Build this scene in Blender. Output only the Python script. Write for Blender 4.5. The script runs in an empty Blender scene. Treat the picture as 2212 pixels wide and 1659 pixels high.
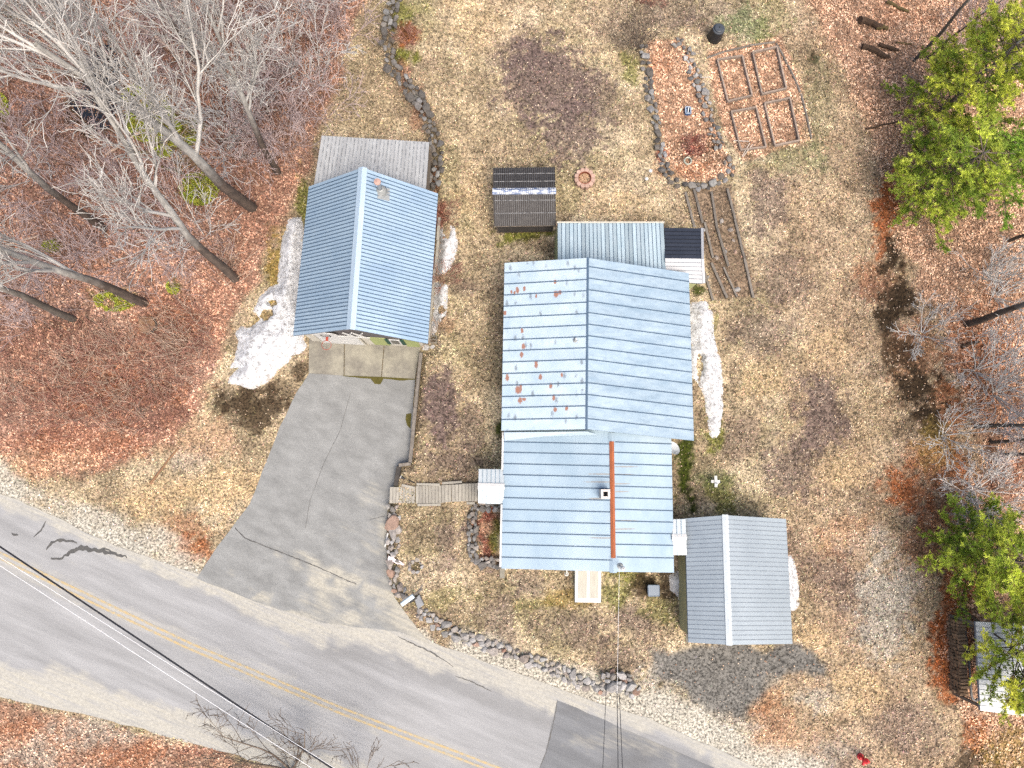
import bpy, bmesh, math, random
import numpy as np
from mathutils import Vector, Matrix
from mathutils.geometry import delaunay_2d_cdt

scene = bpy.context.scene
COL = scene.collection
R = math.radians
random.seed(7)
rng = np.random.default_rng(7)

# ------------------------------------------------------------------ camera, sky, sun, exposure
F = 1475.0                       # focal length in survey units (survey sheet 2212 x 1659)
CX, CY = 1106.0, 829.5
CAM = Vector((0.0, 0.0, 36.0))
ROT = Matrix.Rotation(R(-1.2), 3, 'Y') @ Matrix.Rotation(R(7.36), 3, 'X')
cam_data = bpy.data.cameras.new('camera')
cam_data.sensor_width = 36.0
cam_data.lens = 36.0 * F / 2212.0
cam_data.clip_end = 1000.0
cam = bpy.data.objects.new('camera', cam_data)
cam.location = CAM
cam.rotation_euler = ROT.to_euler()
COL.objects.link(cam)
scene.camera = cam

SUN_EL, SUN_AZ = 60.0, 150.0     # elevation, compass bearing of the sun
world = bpy.data.worlds.new('World')
scene.world = world
world.use_nodes = True
wn = world.node_tree
bg = wn.nodes['Background']
sky = wn.nodes.new('ShaderNodeTexSky')
sky.sky_type = 'NISHITA'
sky.sun_disc = False
sky.sun_elevation = R(SUN_EL)
sky.sun_rotation = R(SUN_AZ)
sky.air_density = 1.0
sky.dust_density = 6.0
sky.ozone_density = 0.6
wn.links.new(sky.outputs[0], bg.inputs[0])
bg.inputs[1].default_value = 0.15

sun_data = bpy.data.lights.new('sun', 'SUN')
sun_data.energy = 1.5
sun_data.angle = R(40)
sun_data.color = (1.0, 0.93, 0.82)
sun = bpy.data.objects.new('sun', sun_data)
az, el = R(SUN_AZ), R(SUN_EL)
to_sun = Vector((math.sin(az) * math.cos(el), math.cos(az) * math.cos(el), math.sin(el)))
sun.rotation_euler = to_sun.to_track_quat('Z', 'Y').to_euler()
sun.location = (0, 0, 60)
COL.objects.link(sun)

vs = scene.view_settings
vs.view_transform = 'Standard'
vs.look = 'None'
vs.exposure = 1.1
vs.gamma = 1.0
vs.use_curve_mapping = False
scene.cycles.use_denoising = False
scene.render.filter_size = 1.25
scene.cycles.max_bounces = 5
scene.cycles.diffuse_bounces = 3
scene.cycles.glossy_bounces = 2
scene.cycles.transmission_bounces = 2
scene.cycles.transparent_max_bounces = 4

# ------------------------------------------------------------------ survey helpers
RN_ = np.array(ROT)
CN_ = np.array(CAM)

def at(px, py, z=0.0):
    d = ROT @ Vector(((px - CX) / F, -(py - CY) / F, -1.0))
    return CAM + d * ((z - CAM.z) / d.z)

def sheet(x, y, z=0.0):
    """world -> survey coordinates (arrays)"""
    x = np.asarray(x, float)
    p = np.stack([x, np.asarray(y, float), np.broadcast_to(z, x.shape)], -1) - CN_
    q = p @ RN_
    return CX + F * q[..., 0] / -q[..., 2], CY - F * q[..., 1] / -q[..., 2]

def _hash(ix, iy, seed):
    h = (ix.astype(np.int64) * 374761393 + iy.astype(np.int64) * 668265263 + seed * 974634777) & 0xFFFFFFFF
    h = ((h ^ (h >> 13)) * 1274126177) & 0xFFFFFFFF
    return ((h ^ (h >> 16)) & 0xFFFF) / 65535.0

def vnoise(x, y, scale, seed=0, octaves=3):
    x = np.asarray(x, float) * scale
    y = np.asarray(y, float) * scale
    out, amp, tot = np.zeros(x.shape), 1.0, 0.0
    for o in range(octaves):
        ix, iy = np.floor(x), np.floor(y)
        fx, fy = x - ix, y - iy
        fx, fy = fx * fx * (3 - 2 * fx), fy * fy * (3 - 2 * fy)
        a, b = _hash(ix, iy, seed + o), _hash(ix + 1, iy, seed + o)
        c, d = _hash(ix, iy + 1, seed + o), _hash(ix + 1, iy + 1, seed + o)
        out += amp * ((a * (1 - fx) + b * fx) * (1 - fy) + (c * (1 - fx) + d * fx) * fy)
        tot += amp
        amp *= 0.55
        x, y = x * 2.03 + 7.1, y * 2.03 + 3.7
    return out / tot

def sstep(a, b, x):
    t = np.clip((x - a) / (b - a), 0, 1)
    return t * t * (3 - 2 * t)

def poly_dist(x, y, poly):
    """signed distance to polygon, positive inside"""
    x, y = np.asarray(x, float), np.asarray(y, float)
    best = np.full(x.shape, 1e9)
    inside = np.zeros(x.shape, bool)
    n = len(poly)
    for i in range(n):
        (x0, y0), (x1, y1) = poly[i][:2], poly[(i + 1) % n][:2]
        dx, dy = x1 - x0, y1 - y0
        t = np.clip(((x - x0) * dx + (y - y0) * dy) / (dx * dx + dy * dy + 1e-9), 0, 1)
        best = np.minimum(best, np.hypot(x - x0 - t * dx, y - y0 - t * dy))
        cond = ((y0 > y) != (y1 > y)) & (x < (x1 - x0) * (y - y0) / (y1 - y0 + 1e-12) + x0)
        inside ^= cond
    return np.where(inside, best, -best)

def line_dist(x, y, line):
    best = np.full(np.shape(x), 1e9)
    for (x0, y0), (x1, y1) in zip(line[:-1], line[1:]):
        dx, dy = x1 - x0, y1 - y0
        t = np.clip(((x - x0) * dx + (y - y0) * dy) / (dx * dx + dy * dy + 1e-9), 0, 1)
        best = np.minimum(best, np.hypot(x - x0 - t * dx, y - y0 - t * dy))
    return best

def W2(pts):
    return [tuple(at(*p)[:2]) for p in pts]

# ------------------------------------------------------------------ layout lines (survey units)
PLATEAU = [(842, -300), (845, 60), (850, 140), (880, 190), (915, 235), (938, 290), (944, 340), (940, 420), (950, 470),
           (940, 760), (912, 765), (888, 1004), (862, 1008), (848, 1060), (846, 1200), (858, 1280), (905, 1330), (985, 1375), (1100, 1420),
           (1215, 1468), (1300, 1498), (1380, 1500), (1500, 1560), (1750, 1650), (1900, 1900), (2900, 1900), (2900, -300)]
ROAD_TOP = [(-900, 760), (-300, 960), (0, 1066), (80, 1098), (233, 1172), (427, 1240), (560, 1290), (700, 1332), (800, 1342), (870, 1350), (940, 1390), (1100, 1447),
            (1250, 1503), (1400, 1552), (1560, 1622), (1700, 1690), (1950, 1800), (2500, 2040)]
ROAD_BOT = [(-900, 1260), (-300, 1430), (0, 1506), (200, 1549), (400, 1599), (600, 1658), (800, 1730), (1000, 1800), (1400, 1960), (2200, 2300)]
CENTRE = [(-900, 860), (-300, 1080), (0, 1200), (400, 1391), (737, 1535), (970, 1624), (1200, 1712), (1500, 1830), (2300, 2160)]
DRIVE = [(668, 806), (897, 817), (893, 870), (887, 1000), (852, 1052), (838, 1092), (834, 1160), (838, 1240), (852, 1290), (880, 1330), (930, 1392),
         (860, 1364), (700, 1346), (560, 1302), (424, 1250), (470, 1180), (540, 1090), (575, 1000), (605, 920), (640, 850)]
PLATEAU_W = W2(PLATEAU)
DRIVE_W = W2(DRIVE)
ROADPOLY_W = W2(ROAD_TOP + ROAD_BOT[::-1])

def height(x, y):
    x, y = np.asarray(x, float), np.asarray(y, float)
    d = poly_dist(x, y, PLATEAU_W)
    px, py = sheet(x, y)
    soft = sstep(1350, 1450, px) * sstep(1300, 1480, py)
    w = 0.35 + 4.0 * soft
    h = 0.45 * sstep(-0.05, 1, d / w)
    und = 0.10 * (vnoise(x, y, 0.12, 5, 3) - 0.5)
    flat = sstep(0.3, 2.5, np.abs(d)) * sstep(.2, 2.0, -poly_dist(x, y, DRIVE_W)) * sstep(.2, 2.0, -poly_dist(x, y, ROADPOLY_W))
    # woods roll a little and the verge beyond the road drops away
    woods = sstep(0, 4, -poly_dist(px, py, WEST_OPEN) / 41.0)
    h = h + und * flat * 0.5 + woods * 0.35 * (vnoise(x, y, 0.2, 9, 3) - 0.5)
    return h

WEST_OPEN = [(700, -400), (640, 420), (560, 600), (470, 800), (300, 990), (-900, 700), (-900, 1900), (3200, 1900), (3200, -400)]

HG = {}

def H1(x, y):
    if not HG:
        hx, hy = np.arange(-40, 41, .25), np.arange(-26, 38, .25)
        A, B = np.meshgrid(hx, hy)
        HG['z'] = height(A.ravel(), B.ravel()).reshape(A.shape)
    fx, fy = (x + 40) * 4, (y + 26) * 4
    if not (0 <= fx < 323 and 0 <= fy < 255):
        return float(height(np.array([x]), np.array([y]))[0])
    i, j = int(fx), int(fy)
    u, v = fx - i, fy - j
    z = HG['z']
    return float((z[j, i] * (1 - u) + z[j, i + 1] * u) * (1 - v) + (z[j + 1, i] * (1 - u) + z[j + 1, i + 1] * u) * v)

def G(px, py, lift=0.0):
    z = 0.0
    for _ in range(3):
        p = at(px, py, z)
        z = H1(p.x, p.y)
    p = at(px, py, z)
    return Vector((p.x, p.y, z + lift))

# ------------------------------------------------------------------ object helpers
ROOT = {}

def props(o, label=None, cat=None, group=None, kind=None, category=None):
    cat = cat or category
    for k, v in (('label', label), ('category', cat), ('group', group), ('kind', kind)):
        if v:
            o[k] = v
    return o

def thing(name, label, cat, loc, group=None):
    o = bpy.data.objects.new(name, None)
    o.empty_display_size = 0.2
    o.location = loc
    COL.objects.link(o)
    ROOT[o.name] = Vector(loc)
    return props(o, label, cat, group)

def obj(name, verts, faces, m, parent=None, smooth=False, cols=None, mats=None, fmat=None, origin=None, **kw):
    me = bpy.data.meshes.new(name)
    verts = [tuple(v) for v in verts] if not isinstance(verts, np.ndarray) else verts
    if parent is not None:
        off = ROOT[parent.name]
    elif origin is not None:
        off = Vector(origin)
    else:
        a = np.asarray(verts, float)
        off = Vector((float((a[:, 0].min() + a[:, 0].max()) / 2), float((a[:, 1].min() + a[:, 1].max()) / 2), float(a[:, 2].min())))
    a = np.asarray(verts, float) - np.array(off)
    if isinstance(faces, np.ndarray):
        nf, k = faces.shape
        me.vertices.add(len(a))
        me.vertices.foreach_set('co', a.astype(np.float32).ravel())
        me.loops.add(nf * k)
        me.loops.foreach_set('vertex_index', faces.astype(np.int32).ravel())
        me.polygons.add(nf)
        me.polygons.foreach_set('loop_start', np.arange(0, nf * k, k, dtype=np.int32))
        me.update(calc_edges=True)
    else:
        me.from_pydata([tuple(v) for v in a], [], faces)
    for mm in (mats or [m]):
        me.materials.append(mm)
    if fmat is not None:
        me.polygons.foreach_set('material_index', np.array(fmat, dtype=np.int32))
    if smooth:
        me.polygons.foreach_set('use_smooth', np.ones(len(me.polygons), dtype=bool))
    if cols is not None:
        for cname, c in cols.items():
            at_ = me.color_attributes.new(cname, 'FLOAT_COLOR', 'POINT')
            c4 = np.ones((len(a), 4), np.float32)
            c4[:, :3] = c
            at_.data.foreach_set('color', c4.ravel())
    me.update()
    o = bpy.data.objects.new(name, me)
    COL.objects.link(o)
    if parent is None:
        o.location = off
        ROOT[o.name] = off
    else:
        o.parent = parent
        ROOT[o.name] = off
    return props(o, **kw)

def inst(name, me, parent, loc, rot=(0, 0, 0), scl=(1, 1, 1), **kw):
    o = bpy.data.objects.new(name, me)
    COL.objects.link(o)
    o.rotation_euler = rot
    o.scale = scl
    if parent is None:
        o.location = loc
    else:
        o.parent = parent
        o.location = Vector(loc) - ROOT[parent.name]
    return props(o, **kw)

class MB:
    """collects simple shapes in world space; build() links them as one mesh"""
    def __init__(s):
        s.v, s.f = [], []
    def add(s, v, f):
        b = len(s.v)
        s.v += [tuple(x) for x in v]
        s.f += [tuple(b + i for i in q) for q in f]
        return s
    def box(s, c, size, rz=0.0, rx=0.0, ry=0.0):
        m = Matrix.Translation(c) @ Matrix.Rotation(rz, 4, 'Z') @ Matrix.Rotation(ry, 4, 'Y') @ Matrix.Rotation(rx, 4, 'X')
        hx, hy, hz = size[0] / 2, size[1] / 2, size[2] / 2
        v = [m @ Vector((sx * hx, sy * hy, sz * hz)) for sz in (-1, 1) for sx, sy in ((-1, -1), (1, -1), (1, 1), (-1, 1))]
        return s.add(v, [(3, 2, 1, 0), (4, 5, 6, 7), (0, 1, 5, 4), (1, 2, 6, 5), (2, 3, 7, 6), (3, 0, 4, 7)])
    def bar(s, a, b, w, h, up=(0, 0, 1)):
        """box beam from a to b, width w (sideways), height h"""
        a, b = Vector(a), Vector(b)
        d = (b - a).normalized()
        sd = d.cross(Vector(up))
        sd = sd.normalized() if sd.length > 1e-4 else Vector((1, 0, 0))
        u = sd.cross(d)
        v = [p + sd * (sx * w / 2) + u * (sz * h / 2) for p in (a, b) for sx, sz in ((-1, -1), (1, -1), (1, 1), (-1, 1))]
        return s.add(v, [(0, 1, 2, 3), (7, 6, 5, 4), (4, 5, 1, 0), (5, 6, 2, 1), (6, 7, 3, 2), (7, 4, 0, 3)])
    def tube(s, pts, rad, sides=8, cap=True):
        pts = [Vector(p) for p in pts]
        rad = rad if hasattr(rad, '__len__') else [rad] * len(pts)
        b = len(s.v)
        for i, p in enumerate(pts):
            d = (pts[min(i + 1, len(pts) - 1)] - pts[max(i - 1, 0)]).normalized()
            u = d.cross(Vector((0, 0, 1)) if abs(d.z) < 0.95 else Vector((1, 0, 0))).normalized()
            w = d.cross(u)
            for k in range(sides):
                t = 2 * math.pi * k / sides
                s.v.append(tuple(p + (u * math.cos(t) + w * math.sin(t)) * rad[i]))
        for i in range(len(pts) - 1):
            for k in range(sides):
                k2 = (k + 1) % sides
                s.f.append((b + i * sides + k, b + i * sides + k2, b + (i + 1) * sides + k2, b + (i + 1) * sides + k))
        if cap:
            s.f.append(tuple(b + k for k in range(sides - 1, -1, -1)))
            e = b + (len(pts) - 1) * sides
            s.f.append(tuple(e + k for k in range(sides)))
        return s
    def lathe(s, c, prof, sides=20, scallop=0.0, lobes=0):
        """prof: (radius, z) list turned about the vertical through c; radii of 0 close it"""
        c = Vector(c)
        b = len(s.v)
        for (r, z) in prof:
            for k in range(sides):
                t = 2 * math.pi * k / sides
                rr = r * (1 + scallop * math.cos(lobes * t)) if lobes else r
                s.v.append((c.x + rr * math.cos(t), c.y + rr * math.sin(t), c.z + z))
        for i in range(len(prof) - 1):
            for k in range(sides):
                k2 = (k + 1) % sides
                s.f.append((b + i * sides + k, b + i * sides + k2, b + (i + 1) * sides + k2, b + (i + 1) * sides + k))
        return s
    def quad(s, a, b, c, d):
        return s.add([a, b, c, d], [(0, 1, 2, 3)])
    def build(s, name, m, parent=None, **kw):
        return obj(name, s.v, s.f, m, parent, **kw)

# ------------------------------------------------------------------ materials
def new_mat(name):
    m = bpy.data.materials.new(name)
    m.use_nodes = True
    nt = m.node_tree
    b = nt.nodes['Principled BSDF']
    return m, nt, b

def N(nt, kind, **kw):
    n = nt.nodes.new(kind)
    for k, v in kw.items():
        if k.startswith('i_'):
            n.inputs[int(k[2:])].default_value = v
        else:
            setattr(n, k, v)
    return n

def link(nt, a, b):
    nt.links.new(a, b)

def pos(nt, stretch=(1, 1, 1), rot=(0, 0, 0)):
    g = N(nt, 'ShaderNodeNewGeometry')
    mp = N(nt, 'ShaderNodeMapping', vector_type='TEXTURE')
    mp.inputs['Scale'].default_value = tuple(1.0 / k for k in stretch)
    mp.inputs['Rotation'].default_value = rot
    link(nt, g.outputs['Position'], mp.inputs['Vector'])
    return mp.outputs[0]

def noise(nt, vec, scale, detail=5, rough=0.6):
    n = N(nt, 'ShaderNodeTexNoise')
    n.inputs['Scale'].default_value = scale
    n.inputs['Detail'].default_value = detail
    n.inputs['Roughness'].default_value = rough
    link(nt, vec, n.inputs['Vector'])
    return n.outputs['Fac']

def ramp(nt, fac, stops):
    r = N(nt, 'ShaderNodeValToRGB')
    els = r.color_ramp.elements
    while len(els) < len(stops):
        els.new(0.5)
    for e, (p, c) in zip(els, stops):
        e.position = p
        e.color = (c[0], c[1], c[2], 1) if hasattr(c, '__len__') else (c, c, c, 1)
    link(nt, fac, r.inputs[0])
    return r.outputs[0]

def mix(nt, fac, a, b, mode='MIX'):
    m = N(nt, 'ShaderNodeMix', data_type='RGBA', blend_type=mode)
    for sock, v in ((m.inputs[0], fac), (m.inputs[6], a), (m.inputs[7], b)):
        if isinstance(v, bpy.types.NodeSocket):
            link(nt, v, sock)
        elif hasattr(v, '__len__'):
            sock.default_value = (v[0], v[1], v[2], 1)
        else:
            sock.default_value = v
    return m.outputs[2]

def math_(nt, op, a, b=0.0, clamp=False):
    m = N(nt, 'ShaderNodeMath', operation=op, use_clamp=clamp)
    for s, v in ((m.inputs[0], a), (m.inputs[1], b)):
        if isinstance(v, bpy.types.NodeSocket):
            link(nt, v, s)
        else:
            s.default_value = v
    return m.outputs[0]

def bump(nt, b, h, strength, dist=0.02):
    n = N(nt, 'ShaderNodeBump')
    n.inputs['Strength'].default_value = strength
    n.inputs['Distance'].default_value = dist
    link(nt, h, n.inputs['Height'])
    link(nt, n.outputs[0], b.inputs['Normal'])

def simple(name, c1, c2=None, scale=3.0, rough=0.8, metal=0.0, bmp=0.0, stretch=(1, 1, 1), objrand=0.0, spec=0.3, lo=0.3, hi=0.7, fine=0.0):
    m, nt, b = new_mat(name)
    c2 = c2 or tuple(x * 0.75 for x in c1)
    v = pos(nt, stretch)
    f = noise(nt, v, scale)
    col = ramp(nt, f, [(lo, c1), (hi, c2)])
    if fine:
        col = mix(nt, fine, col, ramp(nt, noise(nt, v, scale * 9, 3), [(0.35, 0.25), (0.65, 1.0)]), 'MULTIPLY')
    if objrand:
        oi = N(nt, 'ShaderNodeObjectInfo')
        k = math_(nt, 'MULTIPLY_ADD', oi.outputs['Random'], objrand)
        k.node.inputs[2].default_value = 1 - objrand * 0.5
        cc = N(nt, 'ShaderNodeCombineColor')
        for i in range(3):
            link(nt, k, cc.inputs[i])
        col = mix(nt, 1.0, col, cc.outputs[0], 'MULTIPLY')
    link(nt, col, b.inputs['Base Color'])
    b.inputs['Roughness'].default_value = rough
    b.inputs['Metallic'].default_value = metal
    b.inputs['Specular IOR Level'].default_value = spec
    if bmp:
        bump(nt, b, f, bmp)
    return m

def spots(nt, pts, wob=0.5, nscale=9.0):
    """mask of stain marks: list of world (x, y, rx, ry); soft irregular edges"""
    g = N(nt, 'ShaderNodeNewGeometry')
    best = None
    for (x, y, rx, ry) in pts:
        sub = N(nt, 'ShaderNodeVectorMath', operation='SUBTRACT')
        link(nt, g.outputs['Position'], sub.inputs[0])
        sub.inputs[1].default_value = (x, y, 0)
        mul = N(nt, 'ShaderNodeVectorMath', operation='MULTIPLY')
        link(nt, sub.outputs[0], mul.inputs[0])
        mul.inputs[1].default_value = (1 / rx, 1 / ry, 0)
        ln = N(nt, 'ShaderNodeVectorMath', operation='LENGTH')
        link(nt, mul.outputs[0], ln.inputs[0])
        best = ln.outputs['Value'] if best is None else math_(nt, 'MINIMUM', best, ln.outputs['Value'])
    nz = noise(nt, pos(nt), nscale, 4, 0.7)
    w = math_(nt, 'MULTIPLY_ADD', nz, wob * 2)
    w.node.inputs[2].default_value = -wob
    d = math_(nt, 'ADD', best, w)
    mr = N(nt, 'ShaderNodeMapRange')
    mr.inputs['From Min'].default_value = 1.15
    mr.inputs['From Max'].default_value = 0.75
    link(nt, d, mr.inputs['Value'])
    return mr.outputs[0]

def vcol_mat(name, attr='col', rough=0.9, spec=0.15, fine_scale=40.0, fine=(0.45, 1.25), bmp=0.4, transl=0.0):
    m, nt, b = new_mat(name)
    a = N(nt, 'ShaderNodeAttribute', attribute_name=attr)
    col = a.outputs['Color']
    if fine_scale:
        v = pos(nt)
        f = noise(nt, v, fine_scale, 3, 0.75)
        col = mix(nt, 1.0, col, ramp(nt, f, [(0.36, fine[0]), (0.62, fine[1])]), 'MULTIPLY')
        if bmp:
            bump(nt, b, f, bmp, 0.05)
    link(nt, col, b.inputs['Base Color'])
    b.inputs['Roughness'].default_value = rough
    b.inputs['Specular IOR Level'].default_value = spec
    return m

# ------------------------------------------------------------------ what grows and lies where (survey units)
LEAF_W = [(-900, -900), (800, -900), (790, -20), (745, 120), (705, 230), (672, 330), (640, 430), (590, 520), (545, 610), (500, 700), (468, 800),
          (435, 880), (385, 935), (320, 985), (200, 1035), (60, 1015), (-900, 700)]
LEAF_E = [(1715, -900), (1740, 0), (1765, 110), (1850, 250), (1885, 380), (1915, 500), (1965, 600), (2020, 720), (2065, 850), (2105, 950), (2080, 1080),
          (2045, 1200), (2030, 1400), (2080, 1560), (2110, 1700), (3200, 1900), (3200, -900)]
BED_LONG = [(1392, 100), (1470, 92), (1505, 175), (1540, 280), (1582, 378), (1545, 398), (1480, 402), (1440, 365), (1424, 290), (1402, 190)]
BED_SQ = [(1522, 122), (1680, 88), (1722, 185), (1752, 310), (1600, 358), (1560, 300), (1530, 200)]
VERGE_S = [(-900, 1300), (-300, 1440), (0, 1512), (200, 1555), (400, 1605), (600, 1666), (800, 1740), (1000, 1810), (2200, 2300), (-900, 2300)]
GRAVEL = [(1400, 1400), (1480, 1392), (1720, 1388), (1800, 1440), (1780, 1475), (1690, 1435), (1640, 1500), (1600, 1545), (1520, 1530), (1470, 1480), (1410, 1450)]
BED_TIER = [(1480, 410), (1575, 405), (1600, 520), (1630, 645), (1540, 655), (1515, 560)]

# x, y, rx, ry, kind, strength
BLOBS = [
    (1180, 190, 110, 110, 'purple', .75), (1230, 300, 85, 65, 'purple', .7), (1140, 130, 60, 45, 'purple', .5), (1290, 235, 60, 60, 'purple', .5), (1440, 40, 70, 40, 'purple', .45),
    (1765, 880, 55, 110, 'purple', .7), (1715, 1010, 60, 70, 'purple', .6), (1640, 720, 60, 60, 'purple', .5), (1650, 450, 45, 80, 'purple', .55), (1690, 600, 60, 60, 'purple', .45),
    (955, 880, 40, 80, 'purple', .8), (1010, 930, 40, 50, 'purple', .5), (985, 1000, 60, 40, 'purple', .45), (1020, 1150, 40, 40, 'purple', .55), (960, 1180, 30, 60, 'purple', .5),
    (1090, 1330, 40, 70, 'purple', .5), (1240, 1360, 80, 40, 'purple', .45), (1380, 1340, 50, 40, 'purple', .55), (1330, 1420, 50, 40, 'purple', .4), (1130, 1250, 40, 30, 'purple', .5),
    (1800, 1640, 80, 60, 'purple', .4), (1950, 1560, 90, 60, 'purple', .5), (1850, 1290, 60, 80, 'purple', .45), (1790, 1250, 50, 60, 'purple', .5), (1720, 1200, 40, 60, 'purple', .3),
    (960, 580, 40, 40, 'purple', .3), (1000, 640, 30, 30, 'purple', .45), (1600, 950, 50, 60, 'purple', .35), (1870, 640, 60, 50, 'purple', .3), (1560, 40, 60, 40, 'purple', .35),
    (872, 50, 28, 32, 'green', .55), (880, 130, 26, 24, 'green', .8), (905, 35, 40, 30, 'green', .3), (1358, 150, 24, 36, 'green', .55), (1610, 62, 60, 42, 'sage', .7), (1660, 40, 40, 60, 'green', .25),
    (1555, 1075, 45, 45, 'green', .6), (1545, 1040, 50, 30, 'sage', .4), (1530, 800, 12, 150, 'green', .45), (1545, 940, 16, 40, 'green', .7), (1330, 1275, 40, 50, 'green', .6), (1420, 1310, 40, 40, 'green', .45),
    (1150, 1300, 60, 20, 'green', .3), (960, 1290, 80, 25, 'green', .3), (1140, 505, 70, 24, 'green', .8), (1180, 530, 60, 20, 'wetdark', .45), (1230, 1290, 70, 20, 'ochre', .5), (1370, 1240, 40, 20, 'green', .6),
    (1480, 1010, 22, 90, 'wetgreen', .95), (1490, 960, 14, 40, 'wetgreen', .8), (1505, 630, 14, 14, 'wetgreen', .8), (1090, 930, 10, 30, 'wetgreen', .8), (660, 430, 20, 60, 'green', .7), (600, 590, 30, 90, 'ochre', .75),
    (560, 700, 30, 60, 'ochre', .5), (540, 790, 30, 70, 'wetdark', .5), (560, 880, 75, 50, 'wetdark', .75), (500, 860, 40, 40, 'wetdark', .5), (640, 800, 22, 22, 'wetdark', .7), (600, 850, 40, 30, 'wetdark', .45),
    (330, 265, 60, 60, 'green', .9), (390, 290, 45, 35, 'green', .85), (300, 215, 40, 40, 'ochre', .5), (430, 410, 45, 40, 'green', .55), (400, 350, 30, 30, 'green', .3), (250, 650, 50, 26, 'green', .45),
    (375, 620, 14, 18, 'green', .8), (110, 535, 20, 14, 'green', .8), (5, 240, 20, 40, 'wetgreen', .7), (10, 40, 40, 60, 'wetgreen', .5), (215, 200, 75, 100, 'wetdark', .9), (150, 700, 60, 40, 'wetdark', .5),
    (300, 870, 70, 30, 'ash', .85), (330, 840, 40, 30, 'ash', .5), (170, 960, 150, 60, 'rust', .35), (250, 850, 150, 60, 'rust', .5), (380, 700, 80, 60, 'rust', .35), (120, 1000, 120, 30, 'paleleaf', .5),
    (430, 960, 80, 60, 'paleleaf', .45), (480, 1060, 90, 60, 'straw', .6), (400, 1000, 50, 40, 'grey', .4), (400, 1150, 60, 40, 'rust', .35), (340, 1080, 90, 50, 'straw', .5), (420, 1190, 40, 30, 'rust', .6),
    (1905, 470, 34, 90, 'rust', .75), (1890, 620, 60, 60, 'rust', .35), (1960, 780, 60, 90, 'rust', .4), (2030, 900, 50, 90, 'rust', .55), (2090, 780, 60, 130, 'rust', .5), (2010, 1000, 60, 60, 'rust', .5), (1980, 1180, 60, 80, 'rust', .35), (1820, 1160, 60, 60, 'rust', .25),
    (1895, 440, 30, 60, 'rust', .6), (1925, 560, 22, 60, 'wetdark', .9), (1920, 650, 45, 40, 'wetdark', .85), (1905, 690, 40, 26, 'wetdark', .85), (1930, 760, 50, 40, 'wetdark', .7), (1965, 830, 50, 50, 'wetdark', .9),
    (2000, 900, 45, 50, 'wetdark', .85), (1955, 930, 40, 30, 'wetdark', .4), (1890, 800, 26, 26, 'wetdark', .4), (1820, 880, 26, 26, 'wetdark', .35), (1840, 1070, 40, 30, 'wetdark', .35), (2010, 960, 40, 60, 'ochre', .4),
    (1950, 1060, 60, 40, 'rust', .6), (1935, 1050, 26, 40, 'rust', .6), (2000, 1120, 50, 60, 'rust', .45), (2060, 1030, 40, 80, 'rust', .4), (2045, 1380, 42, 110, 'rust', 1.0), (2060, 1300, 40, 80, 'rust', .8),
    (2070, 1240, 40, 40, 'rust', .6), (2040, 1450, 40, 60, 'rust', .7), (2100, 1640, 60, 50, 'wetdark', .7), (2150, 1600, 70, 40, 'ochre', .6), (2090, 1580, 30, 40, 'rust', .6), (2160, 1650, 60, 30, 'ochre', .4),
    (1895, 1300, 70, 120, 'grey', .7), (1930, 1270, 60, 60, 'grey', .45), (1750, 1500, 60, 30, 'grey', .6), (1830, 1480, 60, 60, 'straw', .5), (1740, 1400, 60, 50, 'straw', .6), (1660, 1560, 60, 60, 'rust', .3),
    (1640, 1500, 40, 40, 'rust', .3), (1560, 1560, 80, 30, 'grey', .6), (1430, 1450, 60, 40, 'grey', .7), (1420, 1530, 60, 30, 'grey', .5), (1780, 1620, 60, 40, 'grey', .45), (1700, 1600, 100, 40, 'paleleaf', .4),
    (1490, 320, 40, 26, 'wetdark', .45), (1500, 320, 26, 22, 'redtwig', .8), (1540, 330, 40, 40, 'wetdark', .45), (1430, 340, 16, 20, 'redtwig', .6), (1480, 370, 60, 22, 'rust', .35), (1420, 150, 26, 40, 'rust', .25),
    (885, 88, 24, 22, 'rust', .75), (880, 85, 20, 18, 'wetdark', .5), (1746, 138, 14, 14, 'wetdark', .8), (1738, 180, 10, 8, 'wetdark', .6), (1760, 250, 40, 120, 'sage', .3), (1700, 340, 90, 40, 'sage', .35),
    (1400, 1260, 45, 36, 'wetdark', .75), (1440, 1250, 14, 40, 'wetdark', .6), (1478, 1300, 8, 90, 'wetdark', .9), (1050, 1220, 20, 20, 'purple', .4), (960, 700, 20, 30, 'redleaf', .3), (955, 460, 26, 30, 'redleaf', .8),
    (960, 560, 16, 40, 'redleaf', .5), (875, 165, 14, 40, 'redleaf', .4), (905, 250, 14, 50, 'redleaf', .4), (938, 380, 12, 40, 'redleaf', .6), (1000, 20, 40, 20, 'straw', .4), (1040, 60, 60, 60, 'straw', .3),
    (1050, 420, 60, 60, 'straw', .4), (1320, 460, 80, 40, 'straw', .4), (1860, 1180, 60, 40, 'grey', .3), (1780, 760, 60, 40, 'straw', .4), (1640, 830, 50, 50, 'straw', .4), (1820, 1010, 60, 40, 'straw', .5),
    (200, 1580, 80, 30, 'grey', .5), (60, 1630, 60, 30, 'grey', .5), (280, 1630, 90, 30, 'rust', .5), (450, 1620, 60, 20, 'redleaf', .5), (40, 1560, 60, 20, 'rust', .4), (1950, 40, 60, 30, 'rust', .2),
    (1053, 1130, 30, 36, 'redleaf', .9), (1053, 1180, 30, 30, 'redleaf', .8), (1072, 1155, 12, 40, 'green', .7), (1050, 1140, 16, 16, 'paleleaf', .5),
    (1400, 5, 40, 18, 'redleaf', .7), (1340, 60, 60, 60, 'purple', .3), (2140, 60, 90, 80, 'purple', .3), (2150, 800, 60, 200, 'rust', .35), (2170, 1050, 50, 60, 'redleaf', .5),
]
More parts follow.
